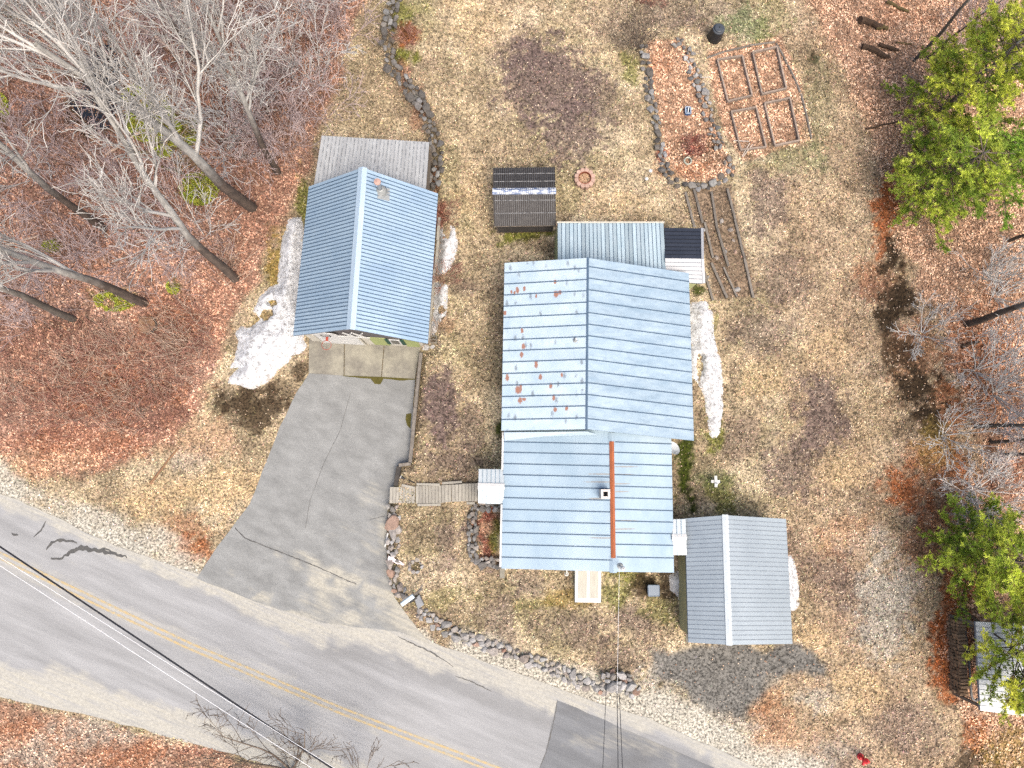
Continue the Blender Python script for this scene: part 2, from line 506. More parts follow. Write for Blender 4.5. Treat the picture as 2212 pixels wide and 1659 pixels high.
TINT = {'purple': (.095, .068, .060), 'green': (.095, .100, .016), 'sage': (.10, .115, .055), 'wetgreen': (.028, .036, .004), 'ochre': (.165, .115, .030),
        'wetdark': (.030, .019, .010), 'ash': (.12, .12, .105), 'rust': (.20, .065, .022), 'paleleaf': (.34, .215, .135), 'straw': (.33, .24, .135),
        'grey': (.25, .225, .185), 'redtwig': (.16, .045, .035), 'redleaf': (.16, .060, .040)}

def masks(px, py, x, y):
    """weights: leaf, sand, and a tint field, at survey point / world point arrays"""
    j = (vnoise(x, y, 0.9, 21, 4) - 0.5) * 60
    j2 = (vnoise(x, y, 2.5, 31, 3) - 0.5) * 26
    leaf = np.maximum(sstep(-14, 16, poly_dist(px, py, LEAF_W) + j), sstep(-14, 16, poly_dist(px, py, LEAF_E) + j))
    leaf = np.maximum(leaf, sstep(-3, 5, poly_dist(px, py, BED_LONG) + j2 * .3))
    leaf = np.maximum(leaf, sstep(-3, 5, poly_dist(px, py, BED_SQ) + j2 * .3))
    verge = sstep(-6, 10, poly_dist(px, py, VERGE_S) + j2)
    leaf = np.maximum(leaf, verge * 0.75)
    top = line_dist(px, py, ROAD_TOP)
    patchy = vnoise(x, y, 0.7, 51, 4)
    sand = sstep(34, 2, top + (patchy - 0.5) * 90)
    sand = np.maximum(sand, sstep(60, 20, line_dist(px, py, [(1000, 1400), (1200, 1472), (1330, 1512), (1420, 1540), (1600, 1625), (1760, 1700)]) + (patchy - .5) * 60) * .95)
    sand = np.maximum(sand, 0.8 * sstep(50, 5, line_dist(px, py, [(-300, 930), (0, 1035), (120, 1085), (260, 1150), (420, 1225)]) + (patchy - .5) * 100))
    sand *= 1 - verge
    gravel = sstep(-10, 14, poly_dist(px, py, GRAVEL) + j * .9)
    tier = sstep(-4, 6, poly_dist(px, py, BED_TIER) + j2 * .4)
    return leaf, sand, gravel, tier, verge

def tints(px, py, x, y, base):
    jx = (vnoise(x, y, 0.55, 61, 4) - .5) * 60
    jy = (vnoise(x, y, 0.55, 71, 4) - .5) * 60
    brk = .5 * vnoise(x, y, 2.0, 81, 3) + .5 * vnoise(x, y, 5.5, 85, 2)
    for (bx, by, rx, ry, kind, s) in BLOBS:
        sel = np.nonzero((np.abs(px - bx) < rx * 1.6 + 50) & (np.abs(py - by) < ry * 1.6 + 50))[0]
        if not len(sel):
            continue
        kx = min(1, (rx + ry) / 80)
        d = np.hypot((px[sel] - bx + jx[sel] * kx) / rx, (py[sel] - by + jy[sel] * kx) / ry)
        w = np.minimum(1, sstep(1.15, 0.62, d + (brk[sel] - .5) * 2.0) * s * 1.18)
        base[sel] = base[sel] * (1 - w[:, None]) + np.array(TINT[kind]) * w[:, None]
    return base

def clump(x, y):
    return .30 + 1.40 * sstep(.30, .68, .34 * vnoise(x, y, 2.1, 305, 2) + .36 * vnoise(x, y, 4.6, 301, 2) + .30 * vnoise(x, y, 8.5, 311, 2))

def ground_colour(px, py, x, y):
    leaf, sand, gravel, tier, verge = masks(px, py, x, y)
    n1 = vnoise(x, y, 0.35, 91, 4)
    n2 = vnoise(x, y, 1.6, 101, 4)
    n3 = vnoise(x, y, 0.8, 111, 3)
    grass = np.array((.265, .208, .132))[None] * (0.72 + .56 * n2)[:, None]
    ol = sstep(.48, .66, n1)[:, None] * .62
    grass = grass * (1 - ol) + np.array((.165, .142, .075)) * ol
    br = sstep(.52, .75, n3)[:, None] * .45
    grass = grass * (1 - br) + np.array((.15, .105, .075)) * br
    lit = np.array((.215, .116, .080))[None] * (.6 + .8 * n2)[:, None]
    pk = sstep(.45, .7, n1)[:, None] * .5
    lit = lit * (1 - pk) + np.array((.27, .175, .135)) * pk
    east = (sstep(1300, 1400, px) * .75)[:, None]
    lit = lit * (1 - east) + np.array((.30, .185, .115)) * east * (.65 + .6 * n2)[:, None]
    n4 = vnoise(x, y, .55, 115, 4)
    cr = sstep(.50, .70, n4)[:, None] * .6
    grass = grass * (1 - cr) + np.array((.345, .285, .195)) * (.8 + .4 * n2)[:, None] * cr
    dk = sstep(.50, .32, n4)[:, None] * .6
    grass = grass * (1 - dk) + np.array((.135, .105, .066)) * dk
    c = grass * (1 - leaf[:, None]) + lit * leaf[:, None]
    warm = (sstep(1560, 1800, px) * (1 - leaf) * .45)[:, None]
    c = c * (1 - warm) + np.array((.225, .150, .098)) * (.75 + .5 * n2)[:, None] * warm
    shade_sp = (sstep(620, 300, py) * sstep(760, 560, px) * .30)[:, None]  # wet floor and tree shade of the upper-left woods, mixed into the ground colour
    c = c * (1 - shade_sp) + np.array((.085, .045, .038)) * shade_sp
    c = tints(px, py, x, y, c)
    c = c * (1 - tier[:, None]) + np.array((.135, .098, .066)) * (.6 + .8 * n2)[:, None] * tier[:, None]
    c = c * (1 - gravel[:, None]) + np.array((.105, .10, .09)) * (.75 + .5 * n2)[:, None] * gravel[:, None]
    c = c * (1 - sand[:, None]) + np.array((.30, .283, .238)) * (.8 + .4 * n2)[:, None] * sand[:, None]
    return c, leaf, sand, gravel, tier

# ------------------------------------------------------------------ ground sheet
def axis(a, b, far, step):
    core = np.arange(a, b + 1e-6, step)
    out, d, p = [], step, b
    while p < far:
        d *= 1.35
        p += d
        out.append(p)
    lo, d, p = [], step, a
    while p > -far:
        d *= 1.35
        p -= d
        lo.append(p)
    return np.concatenate([np.array(lo[::-1]), core, np.array(out)])

gx = axis(-29.5, 30.5, 260, 0.16)
gy = axis(-17.5, 28.5, 260, 0.16)
XX, YY = np.meshgrid(gx, gy)
xf, yf = XX.ravel(), YY.ravel()
zf = height(xf, yf)
pxf, pyf = sheet(xf, yf)
# the ground drops slightly under paved sheets so that they lie on it
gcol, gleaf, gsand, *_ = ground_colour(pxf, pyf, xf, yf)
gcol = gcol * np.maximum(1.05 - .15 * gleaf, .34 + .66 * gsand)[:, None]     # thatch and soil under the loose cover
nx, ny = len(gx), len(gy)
i0 = (np.arange(ny - 1)[:, None] * nx + np.arange(nx - 1)[None]).ravel()
gfaces = np.stack([i0, i0 + 1, i0 + 1 + nx, i0 + nx], 1)
gverts = np.stack([xf, yf, zf - 0.008], 1)
MAT_GROUND = vcol_mat('ground_litter', fine_scale=8.0, fine=(0.22, 1.45), bmp=0.5)
obj('ground', gverts, gfaces, MAT_GROUND, cols={'col': gcol}, smooth=True, kind='structure')

# ------------------------------------------------------------------ paved sheets
def resample(line, step, jitter=0.0, seed=0, closed=False):
    pts = list(line) + ([line[0]] if closed else [])
    out = []
    for (x0, y0), (x1, y1) in zip(pts[:-1], pts[1:]):
        n = max(1, int(math.hypot(x1 - x0, y1 - y0) / step))
        for i in range(n):
            t = i / n
            out.append((x0 + (x1 - x0) * t, y0 + (y1 - y0) * t))
    if not closed:
        out.append(pts[-1])
    if jitter:
        a = np.array(out)
        jx = (vnoise(a[:, 0], a[:, 1], 1.3, seed, 3) - .5) * 2 * jitter
        jy = (vnoise(a[:, 0], a[:, 1], 1.3, seed + 40, 3) - .5) * 2 * jitter
        out = [(x + u, y + v) for (x, y), u, v in zip(out, jx, jy)]
    return out

def fill(outline, step):
    """triangulated sheet of a closed outline with inner points"""
    a = np.array(outline)
    x0, y0 = a.min(0)
    x1, y1 = a.max(0)
    g = np.stack(np.meshgrid(np.arange(x0, x1, step), np.arange(y0, y1, step)), -1).reshape(-1, 2)
    g = g + rng.uniform(-.25, .25, g.shape) * step
    g = g[poly_dist(g[:, 0], g[:, 1], outline) > step * .4]
    n = len(outline)
    pts = [Vector(p) for p in outline] + [Vector(p) for p in g]
    v, e, f, *_ = delaunay_2d_cdt(pts, [(i, (i + 1) % n) for i in range(n)], [], 1, 1e-5)
    return np.array([(p[0], p[1]) for p in v]), [tuple(t) for t in f]

def sheet_obj(name, outline, step, zfun, m, attr=None, parent=None, thick=0.0, **kw):
    v, f = fill(outline, step)
    z = zfun(v[:, 0], v[:, 1])
    V = np.column_stack([v, z])
    cols = {'w': attr(v[:, 0], v[:, 1])} if attr else None
    f = [t if (v[t[1]] - v[t[0]])[0] * (v[t[2]] - v[t[0]])[1] - (v[t[1]] - v[t[0]])[1] * (v[t[2]] - v[t[0]])[0] > 0 else t[::-1] for t in f]
    if thick:
        n = len(outline)
        b = len(V)
        ol = V[:n].copy()
        ol[:, 2] -= thick
        V = np.vstack([V, ol])
        f = f + [(i, b + i, b + (i + 1) % n, (i + 1) % n) for i in range(n)]
        if cols:
            cols['w'] = np.vstack([cols['w'], cols['w'][:n]])
    return obj(name, V, f, m, parent, cols=cols, smooth=False, **kw)

ROAD_W = resample(W2(ROAD_TOP), .5, .10, 3) + resample(W2(ROAD_BOT)[::-1], .5, .16, 4)

def road_attr(x, y):
    px, py = sheet(x, y)
    top = line_dist(px, py, ROAD_TOP)
    bot = line_dist(px, py, ROAD_BOT)
    cen = line_dist(px, py, CENTRE)
    # streaky noise laid along the road
    a = R(-23)
    u, v = x * math.cos(a) + y * math.sin(a), -x * math.sin(a) + y * math.cos(a)
    st = vnoise(u * .16, v * 1.1, 1.0, 121, 4)
    st2 = vnoise(u * .22, v * 2.6, 1.0, 131, 4)
    wid = 34 + 46 * sstep(480, 620, px) - 10 * sstep(1250, 1450, px)
    s = sstep(1.0, .45, top / wid + (st2 - .5) * 1.5) * (.55 + .45 * sstep(.3, .6, st))
    wb = 62 + 30 * sstep(300, 100, px)
    s = np.maximum(s, sstep(1.08, .75, bot / wb + (st - .5) * .8) * (.75 + .25 * sstep(.35, .5, st2)))
    s = np.maximum(s, sstep(34, 8, cen + (st - .5) * 50) * .45)
    s = np.maximum(s, sstep(.55, .8, st) * .22)
    dark = sstep(40, 14, np.abs(top - (58 + 8 * st))) * sstep(520, 760, px) * (1 - s) * .5
    return np.stack([s, dark, st], 1)

def asphalt(name, base, dark, sandc, ang=R(-23), st=(.12, 1.0, 1)):
    m, nt, b = new_mat(name)
    a = N(nt, 'ShaderNodeAttribute', attribute_name='w')
    sep = N(nt, 'ShaderNodeSeparateColor')
    link(nt, a.outputs['Color'], sep.inputs[0])
    v = pos(nt)
    streak = noise(nt, pos(nt, st, (0, 0, ang)), 1.7, 5)
    col = ramp(nt, streak, [(.3, tuple(x * .80 for x in base)), (.7, tuple(x * 1.18 for x in base))])
    col = mix(nt, sep.outputs[1], col, dark)
    speck = noise(nt, v, 26, 3, .8)
    col = mix(nt, .55, col, ramp(nt, speck, [(.33, .5), (.6, 1.15)]), 'MULTIPLY')
    sedge = noise(nt, pos(nt, (.22, 1.3, 1), (0, 0, ang)), 3.2, 6, .72)
    e = math_(nt, 'MULTIPLY_ADD', sedge, 1.1)
    e.node.inputs[2].default_value = -.55
    sm = math_(nt, 'ADD', sep.outputs[0], e)
    mr = N(nt, 'ShaderNodeMapRange')
    mr.inputs['From Min'].default_value = .22
    mr.inputs['From Max'].default_value = .72
    link(nt, sm, mr.inputs['Value'])
    fine_st = noise(nt, pos(nt, (.10, 1.6, 1), (0, 0, ang)), 4.5, 5, .7)
    sc = mix(nt, .6, sandc, ramp(nt, noise(nt, v, 7, 5, .7), [(.35, .62), (.6, 1.05)]), 'MULTIPLY')
    col = mix(nt, math_(nt, 'MULTIPLY', mr.outputs[0], ramp(nt, fine_st, [(.36, .35), (.56, 1.0)])), col, sc)
    link(nt, col, b.inputs['Base Color'])
    b.inputs['Roughness'].default_value = .92
    b.inputs['Specular IOR Level'].default_value = .2
    bump(nt, b, speck, .25, .01)
    return m

MAT_ROAD = asphalt('worn_asphalt', (.225, .228, .230), (.135, .135, .133), (.315, .304, .265))
road = sheet_obj('road', ROAD_W, .45, lambda x, y: 0 * x + .005, MAT_ROAD, road_attr, kind='structure')

MAT_YELLOW = simple('worn_yellow_paint', (.36, .275, .14), (.28, .26, .21), 5.0, .7, lo=.42, hi=.62, fine=.35)
cw = W2(CENTRE)
for k, off in enumerate((-.13, .13)):
    L = resample(cw, .6)
    mb = MB()
    for i in range(len(L) - 1):
        a, b = Vector(L[i]), Vector(L[i + 1])
        d = (b - a).normalized()
        n = Vector((-d.y, d.x))
        q = [a + n * (off - .055), b + n * (off - .055), b + n * (off + .055), a + n * (off + .055)]
        mb.quad(*[(p.x, p.y, .0095) for p in q])
    mb.build('lane_line', MAT_YELLOW, road)

MAT_TAR = simple('crack_tar', (.045, .045, .045), (.07, .068, .062), 6, .6)
def ribbon(name, pts, w, z, m, parent, taper=True):
    L = resample([tuple(at(*p)[:2]) for p in pts], .12)
    mb = MB()
    n = len(L)
    rnd = random.Random(int(pts[0][0]))
    ed = []
    for i in range(n):
        a, b = Vector(L[max(0, i - 1)]), Vector(L[min(n - 1, i + 1)])
        d = (b - a).normalized()
        nn = Vector((-d.y, d.x))
        t = i / max(1, n - 1)
        ww = w * (.35 + .65 * math.sin(math.pi * t) if taper else 1) * rnd.uniform(.55, 1.3) / 2
        c = Vector(L[i]) + nn * rnd.uniform(-.3, .3) * w
        ed.append((c - nn * ww, c + nn * ww))
    for (a, b), (c, d) in zip(ed[:-1], ed[1:]):
        mb.quad((a.x, a.y, z), (c.x, c.y, z), (d.x, d.y, z), (b.x, b.y, z))
    return mb.build(name, m, parent)

for pts, w in (([(100, 1188), (112, 1172), (130, 1167), (150, 1168), (166, 1175)], .16), ([(110, 1206), (135, 1205), (155, 1190), (175, 1184), (210, 1189), (240, 1193), (275, 1204)], .2),
               ([(73, 1160), (88, 1146), (99, 1126)], .09), ([(150, 1196), (165, 1186), (180, 1188)], .2), ([(25, 1153), (40, 1157)], .1), ([(205, 1190), (225, 1185), (250, 1195)], .1)):
    ribbon('tar_crack', pts, w, .0105 + .0012 * (int(w * 1000 + pts[0][0]) % 7), MAT_TAR, road)
for pts, w in (([(984, 1460), (1020, 1473), (1062, 1494)], .06), ([(1165, 1659), (1180, 1625), (1200, 1540), (1204, 1512)], .06), ([(860, 1375), (930, 1408), (980, 1440)], .07)):
    ribbon('crack', pts, w, .0105, MAT_TAR, road)

PATCH = [(1204, 1512), (1270, 1540), (1350, 1575), (1474, 1628), (1640, 1700), (1760, 1760), (1900, 1900), (1300, 1900), (1160, 1680), (1178, 1625), (1196, 1545)]
MAT_PATCH = asphalt('newer_asphalt_patch', (.135, .14, .146), (.09, .09, .09), (.29, .277, .235))
sheet_obj('asphalt_patch', resample(W2(PATCH), .5, .05, 8, True), .5, lambda x, y: 0 * x + .0095, MAT_PATCH,
          lambda x, y: np.stack([.42 * sstep(.45, .75, vnoise(x * .5, y * 1.4, 1, 141, 4)), .5 * sstep(.5, .7, vnoise(x * .4, y * 1.2, 1, 151, 3)), 0 * x], 1), road)

def drive_attr(x, y):
    px, py = sheet(x, y)
    n = vnoise(x, y, .7, 161, 4)
    ca, sa_ = math.cos(R(-26)), math.sin(R(-26))
    n2 = vnoise((x * ca + y * sa_) * .3, (-x * sa_ + y * ca) * 2.2, 1.0, 171, 4)
    s = sstep(1170, 1300, py + (px - 640) * .25 + (n2 - .5) * 260) * (.25 + .75 * sstep(.36, .60, n2))
    s = np.maximum(s, .5 * sstep(30, 5, line_dist(px, py, [(845, 1080), (838, 1160), (842, 1240)]) + n * 12))
    s = np.maximum(s, .42 * sstep(60, 10, np.hypot(px - 800, py - 1065) + (n - .5) * 60))
    s = np.maximum(s, .3 * sstep(.5, .75, n) * sstep(1000, 1250, py))
    return np.stack([s, .45 * sstep(.55, .75, n) * sstep(1000, 850, py) + .15 * sstep(.6, .75, n2), n], 1)

MAT_DRIVE = asphalt('driveway_asphalt', (.180, .184, .180), (.13, .132, .128), (.30, .287, .243), R(-23), (.5, 1.0, 1))
drive = sheet_obj('driveway', resample(DRIVE_W, .5, .06, 5, True), .45, lambda x, y: 0 * x + .014, MAT_DRIVE, drive_attr, kind='structure')
ribbon('crack', [(508, 1140), (530, 1163), (600, 1190), (680, 1222), (770, 1262)], .05, .0185, MAT_TAR, drive, False)
ribbon('crack', [(757, 850), (735, 930), (700, 1000), (670, 1080), (660, 1140)], .02, .0185, MAT_TAR, drive, False)
ribbon('crack', [(800, 1122), (830, 1115)], .03, .0185, MAT_TAR, drive, False)

MAT_CONC = simple('stained_concrete', (.235, .222, .178), (.15, .14, .118), .9, .85, bmp=.15, lo=.38, hi=.62, fine=.25)
apron = thing('concrete_apron', None, None, G(785, 780))
apron['kind'] = 'structure'
def slab(p, z=.075, t=.12, m=MAT_CONC, name='slab', parent=apron):
    top = [at(px, py, z) for px, py in p]
    mb = MB()
    mb.add(top + [v - Vector((0, 0, t)) for v in top], [(0, 1, 2, 3), (0, 4, 5, 1), (1, 5, 6, 2), (2, 6, 7, 3), (3, 7, 4, 0)])
    return mb.build(name, m, parent)
AP_T = [(667, 733), (744, 737), (830, 743), (909, 749)]
AP_B = [(666, 806), (743, 811), (824, 814), (897, 818)]
for i in range(3):
    a0, a1, b1, b0 = Vector(AP_T[i]), Vector(AP_T[i + 1]), Vector(AP_B[i + 1]), Vector(AP_B[i])
    g = .012
    slab([b0.lerp(b1, g), b1.lerp(b0, g), a1.lerp(a0, g), a0.lerp(a1, g)])
MAT_MOSS = simple('joint_moss', (.055, .05, .008), (.10, .085, .02), 9, .95, bmp=.6, fine=.6)
moss = [(740, 812), (765, 815), (800, 818), (810, 830), (822, 830), (828, 818), (870, 822), (897, 821), (897, 816), (830, 812), (742, 809)]
sheet_obj('moss_strip', resample(W2(moss), .15, .05, 12, True), .25, lambda x, y: 0 * x + .026, MAT_MOSS, None, drive)
sheet_obj('moss_strip', resample(W2([(878, 895), (889, 893), (887, 925), (880, 918), (876, 905)]), .15, .05, 14, True), .2, lambda x, y: 0 * x + .026, MAT_MOSS, None, drive)

# dark pool among the trees
MAT_WATER, nt, b = new_mat('dark_pool_water')
b.inputs['Base Color'].default_value = (.012, .014, .018, 1)
b.inputs['Roughness'].default_value = .12
b.inputs['IOR'].default_value = 1.33
bump(nt, b, noise(nt, pos(nt), 6, 3), .12, .02)
pool = [(195, 110), (235, 95), (262, 140), (255, 200), (262, 240), (240, 275), (205, 285), (180, 250), (150, 230), (165, 200), (190, 175)]
sheet_obj('stream_pool', resample(W2(pool), .3, .3, 16, True), .5, lambda x, y: height(x, y) + .03, MAT_WATER, None, kind='structure')

# ------------------------------------------------------------------ loose litter and grass (too many to count)
FOOT = []      # survey outlines where nothing grows (paved, roofed)
NOGROW = [ROAD_TOP + ROAD_BOT[::-1], DRIVE, [(660, 725), (915, 735), (897, 818), (666, 806)]]
ROOFED = [[(672, 410), (925, 420), (915, 740), (668, 730)], [(1088, 590), (1450, 590), (1450, 1215), (1090, 1215)], [(1480, 1125), (1660, 1120), (1670, 1370), (1482, 1370)],
          [(1075, 380), (1190, 380), (1190, 470), (1075, 470)]]

def free_mask(px, py):
    ok = np.ones(px.shape, bool)
    for p in NOGROW + ROOFED:
        ok &= poly_dist(px, py, p) < 0
    return ok

def scatter_pts(n, box=(-29.5, 30.0, -17.0, 28.0)):
    x = rng.uniform(box[0], box[1], n)
    y = rng.uniform(box[2], box[3], n)
    px, py = sheet(x, y)
    k = (px > -60) & (px < 2280) & (py > -60) & (py < 1720) & free_mask(px, py)
    return x[k], y[k], px[k], py[k]

def quads(x, y, z, ln, wd, yaw, tilt, roll, colour, name, label, m, fold=False):
    n = len(x)
    cu, su = np.cos(yaw), np.sin(yaw)
    ct, st = np.cos(tilt), np.sin(tilt)
    ax = np.stack([cu * ct, su * ct, st], 1)
    sd = np.stack([-su * np.cos(roll), cu * np.cos(roll), np.sin(roll)], 1)
    c = np.stack([x, y, z], 1)
    a = ax * (ln / 2)[:, None]
    s = sd * (wd / 2)[:, None]
    V = np.stack([c - a, c + s - a * .1, c + a, c - s - a * .1], 1).reshape(-1, 3)
    Fc = np.arange(n * 4).reshape(n, 4)
    return obj(name, V, Fc, m, cols={'col': np.repeat(colour, 4, 0)}, kind='stuff', label=label, category='litter')

MAT_LEAF = vcol_mat('fallen_leaf', fine_scale=0, rough=.75, spec=.25)
MAT_BLADE = vcol_mat('grass_blade', fine_scale=0, rough=.85, spec=.15)

PAL = np.array([(.38, .275, .19), (.31, .20, .125), (.25, .14, .085), (.215, .095, .050), (.175, .070, .040), (.12, .052, .036), (.42, .335, .25), (.33, .235, .175), (.085, .05, .038), (.24, .17, .135)])
PALW = np.array([.12, .14, .16, .16, .12, .09, .05, .08, .05, .03])

def leaves(n):
    x, y, px, py = scatter_pts(n)
    c, leaf, sand, gravel, tier = ground_colour(px, py, x, y)
    dens = np.clip(leaf, 0, 1) * (.55 + .6 * vnoise(x, y, .8, 181, 3)) * (1 - sand * .9)
    k = rng.random(len(x)) < dens
    x, y, px, py, c = x[k], y[k], px[k], py[k], c[k]
    n = len(x)
    east = (px > 1300) & (py < 1700)
    ip = rng.choice(len(PAL), n, p=PALW / PALW.sum())
    pe = rng.choice(len(PAL), n, p=np.array([.26, .16, .10, .05, .04, .04, .21, .10, .02, .02]))
    pal = np.where((east & (rng.random(n) < .6))[:, None], PAL[pe], PAL[ip])
    col = pal * rng.uniform(.75, 1.25, (n, 1))
    g = c / c.mean(1, keepdims=True)
    w = .55
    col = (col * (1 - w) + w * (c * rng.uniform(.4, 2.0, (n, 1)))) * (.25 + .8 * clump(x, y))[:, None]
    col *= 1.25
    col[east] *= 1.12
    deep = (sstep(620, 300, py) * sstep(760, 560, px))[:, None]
    col *= 1 - .25 * deep      # wet leaves plus tree shade, both put into the leaf colour
    sz = rng.uniform(.07, .15, n)
    z = height(x, y) + rng.uniform(0, .05, n)
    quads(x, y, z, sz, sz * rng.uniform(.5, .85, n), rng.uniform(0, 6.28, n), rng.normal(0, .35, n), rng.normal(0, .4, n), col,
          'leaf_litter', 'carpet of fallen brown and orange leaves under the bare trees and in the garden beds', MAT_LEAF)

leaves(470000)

def grass(n):
    x, y, px, py = scatter_pts(n)
    c, leaf, sand, gravel, tier = ground_colour(px, py, x, y)
    n2 = vnoise(x, y, 3.5, 191, 2)
    bare = np.clip((.14 - c.max(1)) / .10, 0, .75)
    dens = (1 - leaf) * (1 - sand * .97) * (1 - gravel * .93) * (1 - tier * .7) * (1 - bare) * (.35 + .9 * n2)
    k = rng.random(len(x)) < dens
    x, y, px, py, c = x[k], y[k], px[k], py[k], c[k]
    n = len(x)
    v = rng.choice([.35, .7, .95, 1.15, 1.35], n, p=[.18, .2, .28, .22, .12])[:, None]
    col = c * v * rng.uniform(.85, 1.15, (n, 3)) * clump(x, y)[:, None] * 1.5
    pale = rng.random(n) < .16
    col[pale] = np.array((.38, .32, .235)) * rng.uniform(.75, 1.1, (pale.sum(), 1))
    col[pale] = (col[pale] * .6 + c[pale] * .9) * (.35 + .65 * clump(x, y)[pale])[:, None] * 1.15
    ln = rng.uniform(.05, .15, n)
    z = height(x, y) + rng.uniform(.0, .05, n)
    quads(x, y, z, ln, ln * rng.uniform(.22, .5, n), rng.uniform(0, 6.28, n), rng.normal(0, .45, n), rng.normal(0, .5, n), col,
          'dry_grass', 'matted straw coloured lawn grass between the buildings', MAT_BLADE)

grass(520000)

def stray(n):
    """pale dead leaves blown over lawn, gravel and beds"""
    x, y, px, py = scatter_pts(n)
    c, leaf, sand, gravel, tier = ground_colour(px, py, x, y)
    d = .25 + .55 * sstep(1500, 1900, px) + .35 * tier
    k = rng.random(len(x)) < d * (1 - leaf) * (1 - sand * .8) * (.3 + vnoise(x, y, .6, 201, 3))
    x, y = x[k], y[k]
    n = len(x)
    col = PAL[rng.choice([0, 1, 2, 6, 7, 6], n)] * rng.uniform(.8, 1.3, (n, 1))
    sz = rng.uniform(.05, .11, n)
    quads(x, y, height(x, y) + rng.uniform(.02, .06, n), sz, sz * .65, rng.uniform(0, 6.28, n), rng.normal(0, .3, n), rng.normal(0, .35, n), col,
          'blown_leaves', 'scattered pale dead leaves blown across the lawn', MAT_LEAF)

stray(40000)

def pebbles():
    x, y, px, py = scatter_pts(220000)
    c, leaf, sand, gravel, tier = ground_colour(px, py, x, y)
    k = rng.random(len(x)) < (gravel * .35 + sand * .12 + tier * .25)
    x, y, c = x[k], y[k], c[k]
    n = len(x)
    s = rng.uniform(.015, .05, n)
    z = height(x, y)
    base = np.array([(1, 0, 0), (-.5, .87, 0), (-.5, -.87, 0), (0, 0, .7)])
    yaw = rng.uniform(0, 6.28, n)
    rot = np.stack([np.stack([np.cos(yaw), -np.sin(yaw), 0 * yaw], 1), np.stack([np.sin(yaw), np.cos(yaw), 0 * yaw], 1), np.stack([0 * yaw, 0 * yaw, 1 + 0 * yaw], 1)], 1)
    V = np.einsum('nij,kj->nki', rot, base) * s[:, None, None] + np.stack([x, y, z], 1)[:, None]
    f = np.array([(0, 1, 3), (1, 2, 3), (2, 0, 3)])
    Fc = (np.arange(n)[:, None, None] * 4 + f[None]).reshape(-1, 3)
    col = c * rng.choice([.4, .8, 1.2, 1.6], n)[:, None]
    obj('gravel', V.reshape(-1, 3), Fc, MAT_LEAF, cols={'col': np.repeat(col, 4, 0)}, kind='stuff', label='loose grey gravel and grit on the shoulder and parking spot', category='gravel')
pebbles()

# ------------------------------------------------------------------ stones
def stone_meshes(n, seed, m, boxy=.6, flat=.6, pts=20):
    out = []
    rnd = random.Random(seed)
    for i in range(n):
        bm = bmesh.new()
        for k in range(pts):
            v = Vector((rnd.gauss(0, 1), rnd.gauss(0, 1), rnd.gauss(0, 1))).normalized()
            mx = max(abs(v.x), abs(v.y), abs(v.z))
            v = v.lerp(v / mx * .85, boxy * rnd.uniform(.4, 1))
            v.z *= flat
            v *= rnd.uniform(.8, 1.05) * .5
            bm.verts.new(v)
        r = bmesh.ops.convex_hull(bm, input=bm.verts)
        bmesh.ops.delete(bm, geom=[g for g in r['geom_interior'] if isinstance(g, bmesh.types.BMVert)], context='VERTS')
        bmesh.ops.recalc_face_normals(bm, faces=bm.faces)
        me = bpy.data.meshes.new('stone')
        bm.to_mesh(me)
        bm.free()
        me.materials.append(m)
        out.append(me)
    return out

def stone_mat(name, cols, rough=.9):
    m, nt, b = new_mat(name)
    oi = N(nt, 'ShaderNodeObjectInfo')
    c = ramp(nt, oi.outputs['Random'], [(i / max(1, len(cols) - 1), k) for i, k in enumerate(cols)])
    f = noise(nt, pos(nt), 7, 5, .7)
    c = mix(nt, .8, c, ramp(nt, f, [(.32, .5), (.62, 1.2)]), 'MULTIPLY')
    link(nt, c, b.inputs['Base Color'])
    b.inputs['Roughness'].default_value = rough
    bump(nt, b, f, .5, .03)
    return m

MS_DARK = stone_mat('lichen_dark_stone', [(.045, .04, .035), (.085, .078, .07), (.06, .052, .044), (.15, .148, .142), (.10, .082, .064), (.08, .076, .07)])
MS_GREY = stone_mat('field_stone_grey', [(.17, .16, .15), (.25, .245, .235), (.21, .175, .15), (.13, .125, .115), (.28, .275, .27), (.23, .205, .18), (.19, .185, .18)])
MS_PINK = stone_mat('rusty_field_stone', [(.19, .10, .068), (.22, .15, .115), (.18, .115, .085)])
MS_SLATE = stone_mat('slate_grey_stone', [(.09, .088, .083), (.17, .17, .165), (.12, .11, .10), (.07, .066, .062), (.145, .135, .125), (.20, .20, .20)])
ST_DARK = stone_meshes(9, 1, MS_DARK, .75, .6)
ST_GREY = stone_meshes(9, 2, MS_GREY, .45, .7)
ST_PINK = stone_meshes(5, 3, MS_PINK, .5, .65)
ST_SLATE = stone_meshes(9, 4, MS_SLATE, .7, .55)

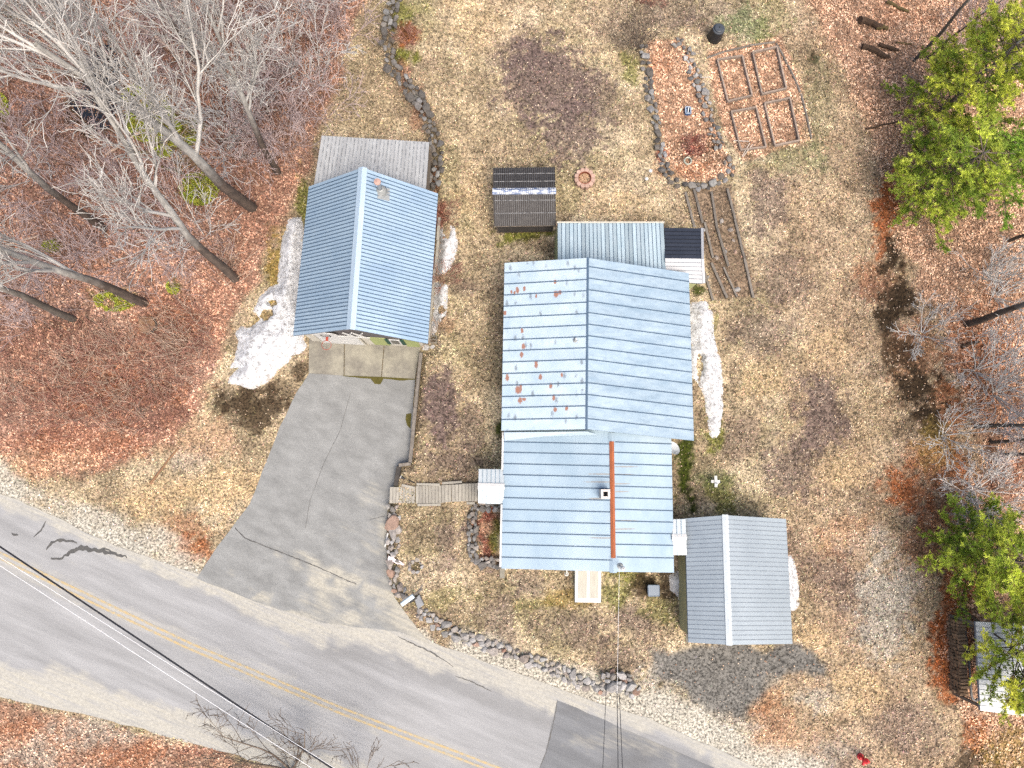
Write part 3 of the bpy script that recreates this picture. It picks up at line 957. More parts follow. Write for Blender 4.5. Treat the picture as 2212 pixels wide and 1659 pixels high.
def stone_wall(name, label, cat, line, width, smin, smax, meshes, n_try=1500, zlift=.12, seed=0, extra=None, ex_p=0.0, cap=300, pack=.40, rise=0.0, zbase=None):
    """stones packed along a survey line of the given width (survey units), sizes in metres"""
    rnd = random.Random(seed)
    mid = line[len(line) // 2]
    t = thing(name, label, cat, G(mid[0], mid[1]))
    segs = [(Vector(a), Vector(b)) for a, b in zip(line[:-1], line[1:])]
    lens = [(b - a).length for a, b in segs]
    placed = []
    for tr in range(n_try):
        if len(placed) >= cap:
            break
        k = rnd.choices(range(len(segs)), lens)[0]
        a, b = segs[k]
        d = (b - a).normalized()
        nrm = Vector((-d.y, d.x))
        off = rnd.uniform(-.5, .5)
        p = a.lerp(b, rnd.random()) + nrm * off * width
        prog = 1 - tr / n_try
        s = smin + (smax - smin) * (rnd.random() ** 1.3) * (.35 + .65 * prog)
        su = s * 41
        if any((p - q).length < pack * (su + r) for q, r in placed):
            continue
        placed.append((p, su))
        g = G(p.x, p.y)
        zz = (zbase if zbase is not None else g.z) + zlift + rise * (1 - abs(off) * 2) + rnd.uniform(-.05, .06)
        w = at(p.x, p.y, zz)
        ml = extra if (extra and rnd.random() < ex_p) else meshes
        inst('stone', rnd.choice(ml), t, w, (rnd.gauss(0, .22), rnd.gauss(0, .22), math.atan2(-d.y, d.x) + rnd.gauss(0, .5)),
             (s * rnd.uniform(1.0, 1.35), s * rnd.uniform(.8, 1.05), s * rnd.uniform(.8, 1.1)))
    return t

stone_wall('stone_wall', 'old dark dry stone wall curving down the lawn to the garage lean-to', 'wall',
           [(852, -10), (843, 40), (835, 85), (846, 140), (880, 185), (905, 215), (920, 255), (940, 295), (945, 340), (938, 385), (930, 405)], 25, .26, .62, ST_DARK, 2400, .14, 11, ST_SLATE, .25, pack=.37, zbase=.42)
stone_wall('stone_wall', 'low fieldstone wall along the road shoulder in front of the lawn', 'wall',
           [(905, 1322), (940, 1345), (985, 1372), (1040, 1388), (1100, 1408), (1160, 1432), (1215, 1452), (1260, 1478), (1300, 1490)], 24, .26, .66, ST_GREY, 2600, .12, 12, ST_PINK, .06, zbase=.38, pack=.37)
stone_wall('stone_wall', 'fieldstone edging wall of big pale rocks along the driveway', 'wall',
           [(848, 1092), (852, 1130), (848, 1165), (850, 1205), (848, 1240), (858, 1270), (880, 1295)], 22, .26, .80, ST_GREY, 1300, .08, 13, ST_PINK, .14, zbase=.36, pack=.37)
stone_wall('rock_pile', 'heap of rounded grey field rocks at the end of the roadside wall', 'rock pile',
           [(1300, 1478), (1330, 1472), (1360, 1476), (1350, 1495)], 46, .28, .78, ST_GREY, 1200, .12, 14, ST_PINK, .12, rise=.28, pack=.36)
stone_wall('stone_wall', 'curved dark stone border around the long leaf filled garden bed', 'wall',
           [(1392, 100), (1396, 150), (1403, 200), (1413, 240), (1422, 285), (1428, 330), (1437, 365), (1455, 390), (1480, 402), (1510, 404), (1545, 396), (1575, 380), (1578, 360), (1570, 345)], 15, .26, .55, ST_SLATE, 1600, .13, 15, ST_DARK, .4, pack=.37)
stone_wall('stone_wall', 'broken line of grey stones between the two leaf filled garden beds', 'wall',
           [(1458, 90), (1480, 96), (1492, 125), (1500, 160), (1515, 200), (1527, 235), (1530, 262), (1545, 290), (1556, 320)], 22, .24, .55, ST_SLATE, 800, .10, 16, ST_GREY, .2)
stone_wall('planter_wall', 'mortared L shaped stone planter wall beside the house entry', 'planter',
           [(1032, 1091), (1080, 1097), (1030, 1094), (1022, 1110), (1020, 1140), (1021, 1180), (1022, 1205), (1032, 1212), (1060, 1214), (1082, 1217)], 18, .22, .50, ST_SLATE, 1600, .22, 17, ST_GREY, .35, pack=.36)
t = stone_wall('fire_ring', 'sunken ring of rough stones in the front lawn near the driveway', 'fire pit',
               [(897 + 14 * math.cos(a * .5), 1224 + 14 * math.sin(a * .5)) for a in range(14)], 4, .22, .30, ST_GREY, 500, .02, 18, pack=.42)
MAT_SOILW = simple('damp_soil', (.055, .04, .02), (.10, .08, .04), 7, .95, bmp=.6, fine=.6)
c = G(897, 1224)
MB().lathe(c, [(.30, .03), (.18, .02), (.02, .02)], 14).build('soil_bed', MAT_SOILW, t)
# flat stone treads through the old wall
t = thing('stone_steps', 'weathered flat stone steps set into the old dark wall', 'steps', G(893, 213))
for i in range(5):
    inst('tread', ST_DARK[i], t, G(885 + i * 5, 218 - i * 3, .08), (0, 0, -.6), (.75, .20, .35))
# tier bed rocks
for i, (px, py, s) in enumerate([(1577, 497, .42), (1558, 478, .34), (1500, 487, .24), (1524, 497, .30), (1588, 545, .34), (1547, 556, .38), (1592, 625, .42), (1530, 600, .26), (1566, 545, .3), (1584, 520, .26), (1513, 458, .22)]):
    inst('rock', (ST_PINK if i == 4 else ST_GREY)[i % 5], None, G(px, py, .04), (0, 0, i), (s, s * .8, s * .7),
         label=['pale upright rock in the timber terraces', 'flat tan rock high in the timber terraces', 'small white rock between the first two timbers', 'grey rock near the black shed roof', 'orange rusty rock in the timber terraces',
                'round grey rock below the middle timber', 'white rock at the foot of the terraces', 'small rock beside the lowest short timber', 'rock against the middle of the long inner timber', 'brown rock below the pale upright rock', 'tiny stone in the upper left terrace'][i], category='rock')
# single rocks on the lawn margin by the garage corner
for px, py, s, lb in ((920, 752, .5, 'pale pointed slab of rock at the garage corner'), (934, 750, .35, 'small grey rock lying in the grass by the garage corner')):
    inst('rock', ST_GREY[3], None, G(px, py, .1), (0, 0, .7), (s, s * .7, s * .5), label=lb, category='rock')

# ------------------------------------------------------------------ buildings
def roof_metal(name, c1, c2, scale=1.2, stretch=(1, .35, 1), rough=.42, metal=.35, objrand=.08, spec=.5, grime=0.0, stains=None, stain_col=(.25, .072, .012), streak=None):
    m, nt, b = new_mat(name)
    v = pos(nt, stretch)
    f = noise(nt, v, scale, 6, .65)
    col = ramp(nt, f, [(.32, c1), (.68, c2)])
    f2 = noise(nt, pos(nt, (1, 1, 1)), 14, 4, .7)
    col = mix(nt, .35, col, ramp(nt, f2, [(.3, .72), (.6, 1.05)]), 'MULTIPLY')
    if grime:
        gp_ = pos(nt, (2.6, 1.25, 1))
        vo = N(nt, 'ShaderNodeTexVoronoi')
        vo.inputs['Scale'].default_value = 1.0
        vo.inputs['Randomness'].default_value = .75
        link(nt, gp_, vo.inputs['Vector'])
        gd_ = math_(nt, 'ADD', vo.outputs['Distance'], math_(nt, 'MULTIPLY', noise(nt, pos(nt, (1.6, 1, 1)), 13, 4, .8), .75))
        gm = ramp(nt, gd_, [(.50, 1.0), (.60, 0.0)])
        col = mix(nt, math_(nt, 'MULTIPLY', gm, grime * .75), col, (.12, .14, .16))
    if streak:
        s = noise(nt, pos(nt, streak), 1.6, 5, .7)
        col = mix(nt, math_(nt, 'MULTIPLY', ramp(nt, s, [(.5, 0.0), (.72, 1.0)]), .5), col, tuple(x * .68 for x in c1))
    oi = N(nt, 'ShaderNodeObjectInfo')
    k = math_(nt, 'MULTIPLY_ADD', oi.outputs['Random'], objrand)
    k.node.inputs[2].default_value = 1 - objrand * .5
    cc = N(nt, 'ShaderNodeCombineColor')
    for i in range(3):
        link(nt, k, cc.inputs[i])
    col = mix(nt, 1.0, col, cc.outputs[0], 'MULTIPLY')
    b.inputs['Metallic'].default_value = metal
    b.inputs['Specular IOR Level'].default_value = spec
    if stains:
        sm = spots(nt, stains, .9, 11.0)
        scol = mix(nt, ramp(nt, noise(nt, pos(nt, (1.4, 1, 1)), 16, 4, .75), [(.40, 0.0), (.62, 1.0)]), stain_col, tuple(.5 * a + .12 * b_ for a, b_ in zip(stain_col, c1)))
        col = mix(nt, math_(nt, 'MULTIPLY', sm, .9), col, scol)
        link(nt, math_(nt, 'MULTIPLY', math_(nt, 'SUBTRACT', 1.0, sm), metal), b.inputs['Metallic'])
    link(nt, col, b.inputs['Base Color'])
    b.inputs['Roughness'].default_value = rough
    bump(nt, b, f, .08, .02)
    return m

MAT_SEAM = simple('seam_dirt_shade_blue', (.045, .075, .115), (.06, .10, .15), 4, .5, .2)  # ribs coloured dark to carry seam dirt and shadow
MAT_SEAM_D = simple('seam_dark', (.012, .014, .02), None, 4, .5, .2)
MAT_SEAM_G = simple('seam_grey', (.12, .14, .17), (.09, .105, .125), 4, .5, .2)
MAT_DECK = simple('roof_deck_edge', (.12, .15, .19), (.09, .11, .14), 3, .6)

def lerp(a, b, t):
    return Vector(a).lerp(Vector(b), t)

def roof_slope(parent, e0, e1, r0, r1, n, m, mseam, rib_h=.03, rib_w=.03, name='roof_panel', lead=None, cuts=None):
    """panels run from the eave line e0-e1 up to the ridge line r0-r1; one raised seam each"""
    e0, e1, r0, r1 = map(Vector, (e0, e1, r0, r1))
    nrm = (e1 - e0).cross(r0 - e0).normalized()
    if nrm.z < 0:
        nrm = -nrm
    ts = cuts or [i / n for i in range(n + 1)]
    for i in range(len(ts) - 1):
        t0, t1 = ts[i], ts[i + 1]
        q = [lerp(e0, e1, t0), lerp(e0, e1, t1), lerp(r0, r1, t1), lerp(r0, r1, t0)]
        th = nrm * .03
        V = [p for p in q] + [p - th for p in q]
        Fc = [(0, 1, 2, 3), (7, 6, 5, 4), (0, 4, 5, 1), (2, 6, 7, 3)]
        fm = [0, 0, 0, 0]
        dz = Vector((0, 0, random.uniform(-.002, .002)))
        V = [p + dz for p in V]
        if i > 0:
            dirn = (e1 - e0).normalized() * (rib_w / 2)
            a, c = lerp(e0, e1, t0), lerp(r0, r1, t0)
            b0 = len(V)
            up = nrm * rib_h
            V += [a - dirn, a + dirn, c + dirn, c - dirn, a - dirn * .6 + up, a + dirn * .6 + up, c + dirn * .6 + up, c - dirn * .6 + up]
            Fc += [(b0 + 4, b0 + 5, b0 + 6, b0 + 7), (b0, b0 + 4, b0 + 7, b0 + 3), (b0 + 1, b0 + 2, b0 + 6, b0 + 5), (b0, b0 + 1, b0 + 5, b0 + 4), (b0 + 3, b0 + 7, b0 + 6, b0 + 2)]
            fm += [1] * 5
        obj(name, V, Fc, m, parent, mats=[m, mseam], fmat=fm)

class Gable:
    """eave corners NW, NE, SE, SW and ridge ends N, S"""
    def __init__(s, nw, ne, se, sw, rn, rs):
        s.nw, s.ne, s.se, s.sw, s.rn, s.rs = map(Vector, (nw, ne, se, sw, rn, rs))
    def P(s, u, v):
        """u -1 west eave .. 0 ridge .. 1 east eave, v 0 north .. 1 south"""
        r = lerp(s.rn, s.rs, v)
        e = lerp(s.nw, s.sw, v) if u < 0 else lerp(s.ne, s.se, v)
        return r.lerp(e, abs(u))

def gable_shell(g, root, zb, uw, ue, vn, vs_, m, mg=None, roofname='roof', deck=MAT_DECK, dn=.10):
    d = Vector((0, 0, dn))
    B = lambda p: Vector((p.x, p.y, zb))
    sides = {'west_wall': [g.P(-uw, vn), g.P(-uw, vs_)], 'east_wall': [g.P(ue, vs_), g.P(ue, vn)]}
    for nm, (a, b) in sides.items():
        obj('wall', [B(a), B(b), b - d, a - d], [(0, 1, 2, 3)], m, root)
    for v in (vn, vs_):
        a, r, b = g.P(-uw, v), g.P(0, v), g.P(ue, v)
        obj('wall', [B(a), B(b), b - d, r - d, a - d], [(0, 1, 2, 3, 4)], m, root)
    o = Vector((0, 0, -.035))
    t = Vector((0, 0, -.10))
    q = [g.nw, g.rn, g.ne, g.se, g.rs, g.sw]
    V = [p + o for p in q] + [p + o + t for p in q]
    Fc = [(0, 1, 4, 5), (1, 2, 3, 4), (6, 11, 10, 7), (7, 10, 9, 8), (0, 6, 7, 1), (1, 7, 8, 2), (2, 8, 9, 3), (3, 9, 10, 4), (4, 10, 11, 5), (5, 11, 6, 0)]
    return obj(roofname, V, Fc, deck, root)

def ridge_cap(parent, a, b, w, m, drop=.05, name='ridge_cap', lift=.035):
    a, b = Vector(a), Vector(b)
    d = (b - a).normalized()
    s = d.cross(Vector((0, 0, 1))).normalized() * (w / 2)
    u = Vector((0, 0, lift))
    dn = Vector((0, 0, -drop))
    e = d * .03
    V = [a - e + u, b + e + u, a - e + u + s + dn, b + e + u + s + dn, a - e + u - s + dn, b + e + u - s + dn]
    V += [p - Vector((0, 0, .02)) for p in V]
    return obj(name, V, [(0, 1, 3, 2), (1, 0, 4, 5), (2, 3, 9, 8), (5, 4, 10, 11), (0, 2, 8, 6), (4, 0, 6, 10), (1, 7, 9, 3), (5, 11, 7, 1)], m, parent)

# ---- garage
MAT_GROOF = roof_metal('garage_blue_metal', (.225, .315, .41), (.30, .395, .48), .5, (1, 1, 1), .45, .25, .05)
MAT_GCAP = roof_metal('garage_ridge_metal', (.33, .42, .50), (.38, .47, .55), 1.0)
MAT_BEIGE = simple('beige_vinyl_siding', (.42, .40, .345), (.35, .33, .28), 3, .6, bmp=.1)
MAT_GREEN = simple('pale_green_siding', (.27, .30, .125), (.22, .25, .10), 3, .7)
MAT_DARKTRIM = simple('dark_gable_shingle', (.05, .045, .045), (.11, .10, .10), 16, .9, bmp=.6)
MAT_WHITE = simple('white_paint', (.47, .47, .455), (.38, .38, .37), 4, .55)
MAT_SHUT = simple('dark_green_shutter', (.012, .055, .035), None, 4, .6)
MAT_GLASS, nt, b = new_mat('window_glass')
b.inputs['Base Color'].default_value = (.03, .035, .04, 1)
b.inputs['Roughness'].default_value = .08
gar = Gable(at(667, 403, 2.8), at(946, 418, 2.8), at(924, 742, 2.8), at(633, 725, 2.8), at(783, 362, 5.1), at(757, 710, 5.1))
gl = gar.P(0, .5)
garage = thing('garage', 'detached garage with blue ribbed metal gable roof beside the driveway', 'garage', (gl.x, gl.y, 0))
groof = gable_shell(gar, garage, -.05, .93, .86, .03, .965, MAT_BEIGE)
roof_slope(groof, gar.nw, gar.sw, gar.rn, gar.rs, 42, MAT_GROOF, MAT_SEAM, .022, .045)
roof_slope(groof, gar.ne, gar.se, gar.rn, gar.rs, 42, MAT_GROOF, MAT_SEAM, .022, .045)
ridge_cap(groof, gar.rn, gar.rs, .42, MAT_GCAP, .12)
# south front, laid out along the wall: u along, z up
fa, fb = gar.P(-.93, .965), gar.P(.86, .965)
fa.z = fb.z = 0
fd = (fb - fa)
FL = fd.length
fd.normalize()
fo = Vector((fd.y, -fd.x, 0))          # outward (south)
def front(u, z, out):
    return fa + fd * (u * FL) + fo * out + Vector((0, 0, z))
def fpanel(name, u0, u1, z0, z1, out, m, parent=garage, th=.04):
    V = [front(u, z, o) for o in (out - th, out) for u, z in ((u0, z0), (u1, z0), (u1, z1), (u0, z1))]
    return obj(name, V, [(4, 5, 6, 7), (0, 1, 5, 4), (1, 2, 6, 5), (2, 3, 7, 6), (3, 0, 4, 7)], m, parent)
gd = fpanel('garage_door', .10, .47, .08, 2.15, .05, MAT_WHITE)
for i in range(4):
    fpanel('door_panel', .105, .465, .12 + i * .51, .12 + i * .51 + .46, .07, MAT_WHITE, gd, .025)
fpanel('door_frame', .085, .10, .08, 2.25, .10, MAT_BEIGE)
fpanel('door_frame', .47, .485, .08, 2.25, .10, MAT_BEIGE)
fpanel('siding', .56, .70, .25, 2.2, .04, MAT_GREEN)
fpanel('siding', .85, .97, .25, 2.2, .04, MAT_GREEN)
fpanel('shutter', .695, .727, .9, 2.1, .09, MAT_SHUT)
fpanel('shutter', .825, .857, .9, 2.1, .09, MAT_SHUT)
win = fpanel('window', .73, .822, .95, 2.05, .075, MAT_WHITE)
fpanel('pane', .742, .81, 1.05, 1.95, .085, MAT_GLASS, win, .015)
# dark shingled gable band, following the roof slope
ga, gr, gb = gar.P(-.72, .965), gar.P(0, .965), gar.P(.66, .965)
def gz(p, drop, out):
    return p + fo * out - Vector((0, 0, drop))
lo_a, lo_b = Vector((ga.x, ga.y, 2.32)), Vector((gb.x, gb.y, 2.32))
V = [lo_a + fo * .05, lo_b + fo * .05, gz(gb, .16, .05), gz(gr, .16, .05), gz(ga, .16, .05)]
V += [p - fo * .03 for p in V]
obj('gable_shingles', V, [(0, 1, 2, 3, 4), (0, 5, 6, 1), (1, 6, 7, 2), (2, 7, 8, 3), (3, 8, 9, 4), (4, 9, 5, 0)], MAT_DARKTRIM, garage)
mb = MB()
for k in range(2):
    u0, u1 = .395 + k * .085, .395 + k * .085 + .075
    za, zb_ = 2.6, 3.5
    mb.bar(front(u0, za, .10), front(u1, zb_, .10), .05, .06, fo)
    mb.bar(front(u0, zb_, .13), front(u1, za, .13), .05, .06, fo)
mb.build('gable_lattice', MAT_WHITE, garage)
fpanel('gable_lattice_sill', .37, .59, 2.48, 2.58, .14, MAT_WHITE)
# flue on the east slope
MAT_STEEL = simple('galvanised_flue', (.38, .40, .42), (.26, .28, .30), 6, .35, .6)
MAT_RUSTCAP = simple('rusty_flue_cap', (.36, .24, .20), (.28, .18, .15), 9, .7)
MAT_FLASH = simple('weathered_flashing', (.30, .31, .30), (.20, .21, .21), 6, .5, .3)
fp = at(823, 412, 4.5)
gp = gar.P(.30, .1)
fbase = Vector((fp.x, fp.y, 0))
# height of the roof surface under the flue
tu = (fbase - Vector((gar.rn.x, gar.rn.y, 0))).dot((gar.ne - gar.rn).to_2d().to_3d().normalized()) / (gar.ne - gar.rn).to_2d().length
rz = 5.1 - 2.3 * max(0, min(1, tu))
flue = thing('roof_flue', 'round metal stove flue with rusty cap on the garage roof', 'flue', (fp.x, fp.y, rz))
MB().lathe((fp.x, fp.y, rz), [(.30, -.12), (.26, .06), (.16, .22), (.11, .26)], 16).build('boot', MAT_FLASH, flue)
MB().box((fp.x + .12, fp.y - .12, rz - .06), (.62, .62, .03), 0, 0, R(34)).build('flashing', MAT_FLASH, flue)
MB().tube([(fp.x, fp.y, rz + .2), (fp.x, fp.y, rz + 1.0)], .10, 14).build('pipe', MAT_STEEL, flue)
MB().lathe((fp.x, fp.y, rz + 1.0), [(.0, .10), (.15, .06), (.17, .0), (.15, -.06), (.10, -.07)], 16).build('cap', MAT_RUSTCAP, flue)
# basketball hoop
MAT_RED = simple('rim_red', (.30, .05, .03), None, 5, .5)
MAT_BLACK = simple('black_paint', (.012, .012, .013), None, 5, .5)
hc = front(.235, 2.62, .62)
hoop = thing('basketball_hoop', 'basketball hoop with fan shaped white backboard over the garage door', 'basketball hoop', front(.235, 0, .1))
bc = [(-.62, .55), (-.45, .88), (0, 1.0), (.45, .88), (.62, .55), (.56, .05), (-.56, .05)]
V = [front(.235, 2.55 + z, .20) + fd * x + fo * (.0) for x, z in bc]
V += [p - fo * .03 for p in V]
bbo = obj('backboard', V, [tuple(range(7)), tuple(range(13, 6, -1))] + [(i, 7 + i, 7 + (i + 1) % 7, (i + 1) % 7) for i in range(7)], MAT_WHITE, hoop)
mb = MB()
bp = lambda x, z: front(.235, 2.55 + z, .215) + fd * x
for a, b2 in (((-.22, .18), (.22, .18)), ((-.22, .55), (.22, .55)), ((-.22, .18), (-.22, .55)), ((.22, .18), (.22, .55))):
    mb.bar(bp(*a), bp(*b2), .035, .012, fo)
mb.build('target_square', MAT_BLACK, bbo)
ring = [hc + fd * (.23 * math.cos(a * .2618)) + fo * (.23 * math.sin(a * .2618)) for a in range(25)]
MB().tube(ring, .012, 6, False).build('rim', MAT_RED, hoop)
mb = MB()
for k in range(10):
    a = k * .628
    p0 = hc + fd * (.23 * math.cos(a)) + fo * (.23 * math.sin(a))
    p1 = hc + fd * (.11 * math.cos(a + .5)) + fo * (.11 * math.sin(a + .5)) - Vector((0, 0, .4))
    mb.tube([p0, p1], .006, 3, False)
mb.build('net', MAT_WHITE, hoop)
MB().bar(front(.235, 2.62, .2), front(.235, 2.62, .40), .12, .05).build('bracket', MAT_RED, hoop)

# lean-to behind the garage: grey weathered sheets
MAT_GALV = roof_metal('weathered_grey_sheet', (.32, .33, .33), (.24, .245, .25), 1.6, (2.5, .5, 1), .6, .15, .12, streak=(5, .4, 1))
MAT_RIBL = simple('sheet_rib_pale', (.38, .40, .41), (.10, .105, .11), 5, .5, .2)  # pale tone paints the highlights along the corrugation ribs
l0, l1 = at(695, 293, 2.3), at(927, 307, 2.3)
l3, l2 = at(668, 462, 2.75), at(915, 478, 2.75)
lc = (l0 + l2) / 2
lean = thing('lean_to', 'lean-to with weathered grey corrugated roof behind the garage', 'lean-to', (lc.x, lc.y, 0))
lr = obj('roof', [p - Vector((0, 0, .04)) for p in (l0, l1, l2, l3)] + [p - Vector((0, 0, .1)) for p in (l0, l1, l2, l3)],
         [(0, 1, 2, 3), (7, 6, 5, 4), (0, 4, 5, 1), (1, 5, 6, 2), (2, 6, 7, 3), (3, 7, 4, 0)], MAT_DECK, lean)
roof_slope(lr, l0, l1, l3, l2, 29, MAT_GALV, MAT_RIBL, .03, .05)
MAT_POST = simple('weathered_post', (.16, .13, .10), (.10, .085, .07), 8, .9)
for p in (l0, l1, l0.lerp(l1, .33), l0.lerp(l1, .66)):
    q = p.lerp(l3 if p in (l0,) else l2, .06)
    MB().box((q.x, q.y, q.z / 2 - .08), (.12, .12, q.z - .1)).build('post', MAT_POST, lean)
mb = MB()
for a, b2 in ((l0, l3), (l1, l2)):
    a2, b3 = a.lerp(b2, .04), b2
    s_ = -.1 if b2 is l2 else .1
    V = [Vector((a2.x + s_, a2.y, 0)), Vector((b3.x + s_, b3.y, 0)), Vector((b3.x + s_, b3.y, b3.z - .14)), Vector((a2.x + s_, a2.y, a2.z - .14))]
    mb.add(V + [p + Vector((.04, 0, 0)) for p in V], [(0, 1, 2, 3), (7, 6, 5, 4), (0, 4, 5, 1), (2, 6, 7, 3)])
mb.build('side_wall', MAT_POST, lean)
# white tub stack along the lean-to edge
for i, (px, py) in enumerate(((925, 365), (924, 380), (923, 395), (921, 410), (920, 425))):
    q = G(px, py, 0)
    MB().lathe(q, [(.11, 0), (.13, .22), (.14, .24), (.11, .25), (.02, .22)], 12).build('bucket', MAT_WHITE, None, label=['northmost white bucket beside the lean-to', 'second white bucket along the lean-to edge', 'middle white bucket in the row beside the lean-to', 'fourth white bucket along the lean-to edge', 'white bucket nearest the garage corner'][i], category='bucket', group='buckets beside the lean-to')

# ---- main house
MAT_HW = None
rust_px = [(1118, 624, 5, 9), (1133, 622, 4, 6), (1105, 627, 3, 5), (1200, 639, 7, 9), (1208, 635, 5, 6), (1158, 640, 3, 5), (1091, 672, 5, 6), (1198, 612, 4, 6), (1128, 713, 4, 7), (1131, 747, 5, 8), (1127, 765, 5, 8),
           (1158, 788, 5, 9), (1096, 814, 5, 9), (1167, 815, 5, 7), (1119, 841, 8, 10), (1125, 838, 4, 12), (1189, 835, 5, 8), (1124, 864, 6, 8), (1132, 862, 6, 4), (1195, 860, 4, 8), (1198, 886, 5, 6), (1222, 884, 4, 7), (1112, 630, 3, 6), (1212, 812, 3, 6)]
rust_w = []
for (px, py, rx, ry) in rust_px:
    p = at(px, py, 3.7)
    rust_w.append((p.x, p.y, rx / 58, ry / 52))
MAT_HW = roof_metal('house_roof_west_metal', (.30, .385, .45), (.40, .475, .515), 1.0, (1, 1, 1), .4, .15, .06, grime=1.0, stains=rust_w)
MAT_HE = roof_metal('house_roof_east_metal', (.19, .265, .33), (.29, .365, .42), .9, (.8, 2.2, 1), .38, .2, .08, streak=(1.2, 3.5, 1))
MAT_CREAM = simple('pale_green_house_siding', (.36, .38, .20), (.30, .32, .17), 3, .7)
hs = Gable(at(1090, 568, 3.3), at(1488, 590, 2.9), at(1499, 952, 2.9), at(1083, 930, 3.3), at(1270, 557, 4.4), at(1267, 927, 4.4))
hc_ = hs.P(0, .5)
house = thing('house', 'house with pale blue standing seam metal roof speckled with rust', 'house', (hc_.x, hc_.y, .3))
hroof = gable_shell(hs, house, -.1, .94, .90, .04, .97, MAT_CREAM)
cutsW = [0, .062, .130, .197, .265, .333, .400, .468, .533, .600, .668, .737, .803, .868, .937, 1]
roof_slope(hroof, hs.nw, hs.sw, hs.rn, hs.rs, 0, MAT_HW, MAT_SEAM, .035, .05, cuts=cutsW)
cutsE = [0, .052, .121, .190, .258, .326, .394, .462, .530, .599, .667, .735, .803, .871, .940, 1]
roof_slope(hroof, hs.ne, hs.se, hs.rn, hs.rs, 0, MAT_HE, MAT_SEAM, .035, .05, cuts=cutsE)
ridge_cap(hroof, hs.rn, hs.rs, .10, MAT_SEAM, .01, lift=.03)
# plumbing vent
vp = at(1243, 735, 4.25)
vent = thing('roof_vent', 'small white plumbing vent pipe on the rusty roof slope', 'vent', vp)
MB().lathe(vp, [(.13, -.08), (.12, .0), (.06, .05)], 12).build('boot', MAT_FLASH, vent)
MB().tube([vp, vp + Vector((0, 0, .32))], .045, 10).build('pipe', MAT_WHITE, vent)

# ---- front wing with rusted ridge
MAT_WING = roof_metal('wing_roof_metal', (.18, .255, .32), (.27, .345, .40), .45, (1, .6, 1), .4, .15, .05,
                      stains=[(at(px, py, 3.3).x, at(px, py, 3.3).y, rx / 41, .035) for px, py, rx in ((1350, 1008, 26), (1345, 1025, 22), (1300, 1024, 26), (1295, 1041, 30), (1340, 1045, 22), (1345, 1125, 30), (1345, 1143, 26), (1300, 1162, 24), (1340, 1062, 20), (1290, 1077, 18))],
                      stain_col=(.22, .21, .19))
wg = Gable(at(1089, 925, 2.75), at(1450, 935, 2.65), at(1456, 1237, 2.65), at(1083, 1228, 2.75), at(1321, 930, 3.35), at(1325, 1235, 3.35))
wc = wg.P(0, .5)
wing = thing('house_wing', 'front wing of the house with a low pale blue metal roof and rusted ridge', 'house wing', (wc.x, wc.y, .3))
wroof = gable_shell(wg, wing, -.1, .96, .94, .02, .97, MAT_CREAM)
cw_ = [0, .07, .190, .310, .425, .540, .555 + .0, .665, .785, .895, 1]
ys = [955, 978, 1003, 1027, 1052, 1077, 1102, 1127, 1152, 1177, 1204]
cw_ = [0] + [(y - 925) / 303 for y in ys] + [1]
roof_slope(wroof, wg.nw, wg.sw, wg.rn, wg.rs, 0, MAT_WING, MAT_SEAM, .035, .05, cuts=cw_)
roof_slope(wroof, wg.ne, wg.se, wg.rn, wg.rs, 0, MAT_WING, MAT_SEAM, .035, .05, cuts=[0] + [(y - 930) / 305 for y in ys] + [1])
MAT_RUST = simple('rusted_ridge_iron', (.30, .088, .030), (.19, .062, .03), 3.5, .75, bmp=.2, stretch=(4, .6, 1))
ridge_cap(wroof, at(1321, 936, 3.36), at(1321.5, 956, 3.36), .34, MAT_WING, .05)
ridge_cap(wroof, at(1321.5, 955, 3.39), at(1325, 1204, 3.39), .22, MAT_RUST, .06, lift=.05)
ridge_cap(wroof, at(1325, 1203, 3.36), at(1325, 1236, 3.36), .34, MAT_WING, .05)
# flashing wedge where the main gable meets the wing roof
MAT_SADDLE = roof_metal('saddle_flashing', (.24, .31, .37), (.29, .36, .42), .8, (1, 1, 1), .45, .2, .02)
sa = [at(1089, 934, 3.0), at(1268, 932, 3.55), at(1290, 939, 3.5), at(1180, 943, 3.18), at(1090, 952, 2.84)]
obj('saddle_flashing', sa + [p - Vector((0, 0, .05)) for p in sa], [(0, 4, 3, 2, 1), (5, 6, 7, 8, 9)] + [(i, (i + 1) % 5, 5 + (i + 1) % 5, 5 + i) for i in range(5)], MAT_SADDLE, wing)
# gutter / fascia on the west eave
mb = MB()
mb.bar(wg.P(-1, .03) + Vector((-.05, 0, -.05)), wg.P(-1, .30) + Vector((-.05, 0, -.05)), .09, .11)
mb.build('gutter', MAT_WHITE, wing)
mb = MB()
mb.bar(wg.P(-1, .55) + Vector((-.05, 0, -.05)), wg.P(-1, .99) + Vector((-.05, 0, -.05)), .09, .11)
mb.build('gutter', MAT_WHITE, wing)
# chimney
MAT_CHIM = simple('whitewashed_chimney', (.52, .49, .45), (.42, .39, .36), 6, .85)
cp = at(1308, 1067, 3.9)
chim = thing('chimney', 'squat white chimney with a dark square flue beside the rusted ridge', 'chimney', (cp.x, cp.y, 3.2))
mb = MB()
for sx, sy, wx, wy in ((-.16, 0, .1, .42), (.16, 0, .1, .42), (0, -.16, .22, .1), (0, .16, .22, .1)):
    mb.box((cp.x + sx, cp.y + sy, 3.58), (wx, wy, .76))
mb.build('stack', MAT_CHIM, chim)
MB().box((cp.x, cp.y, 3.45), (.22, .22, .2)).build('flue', MAT_BLACK, chim)
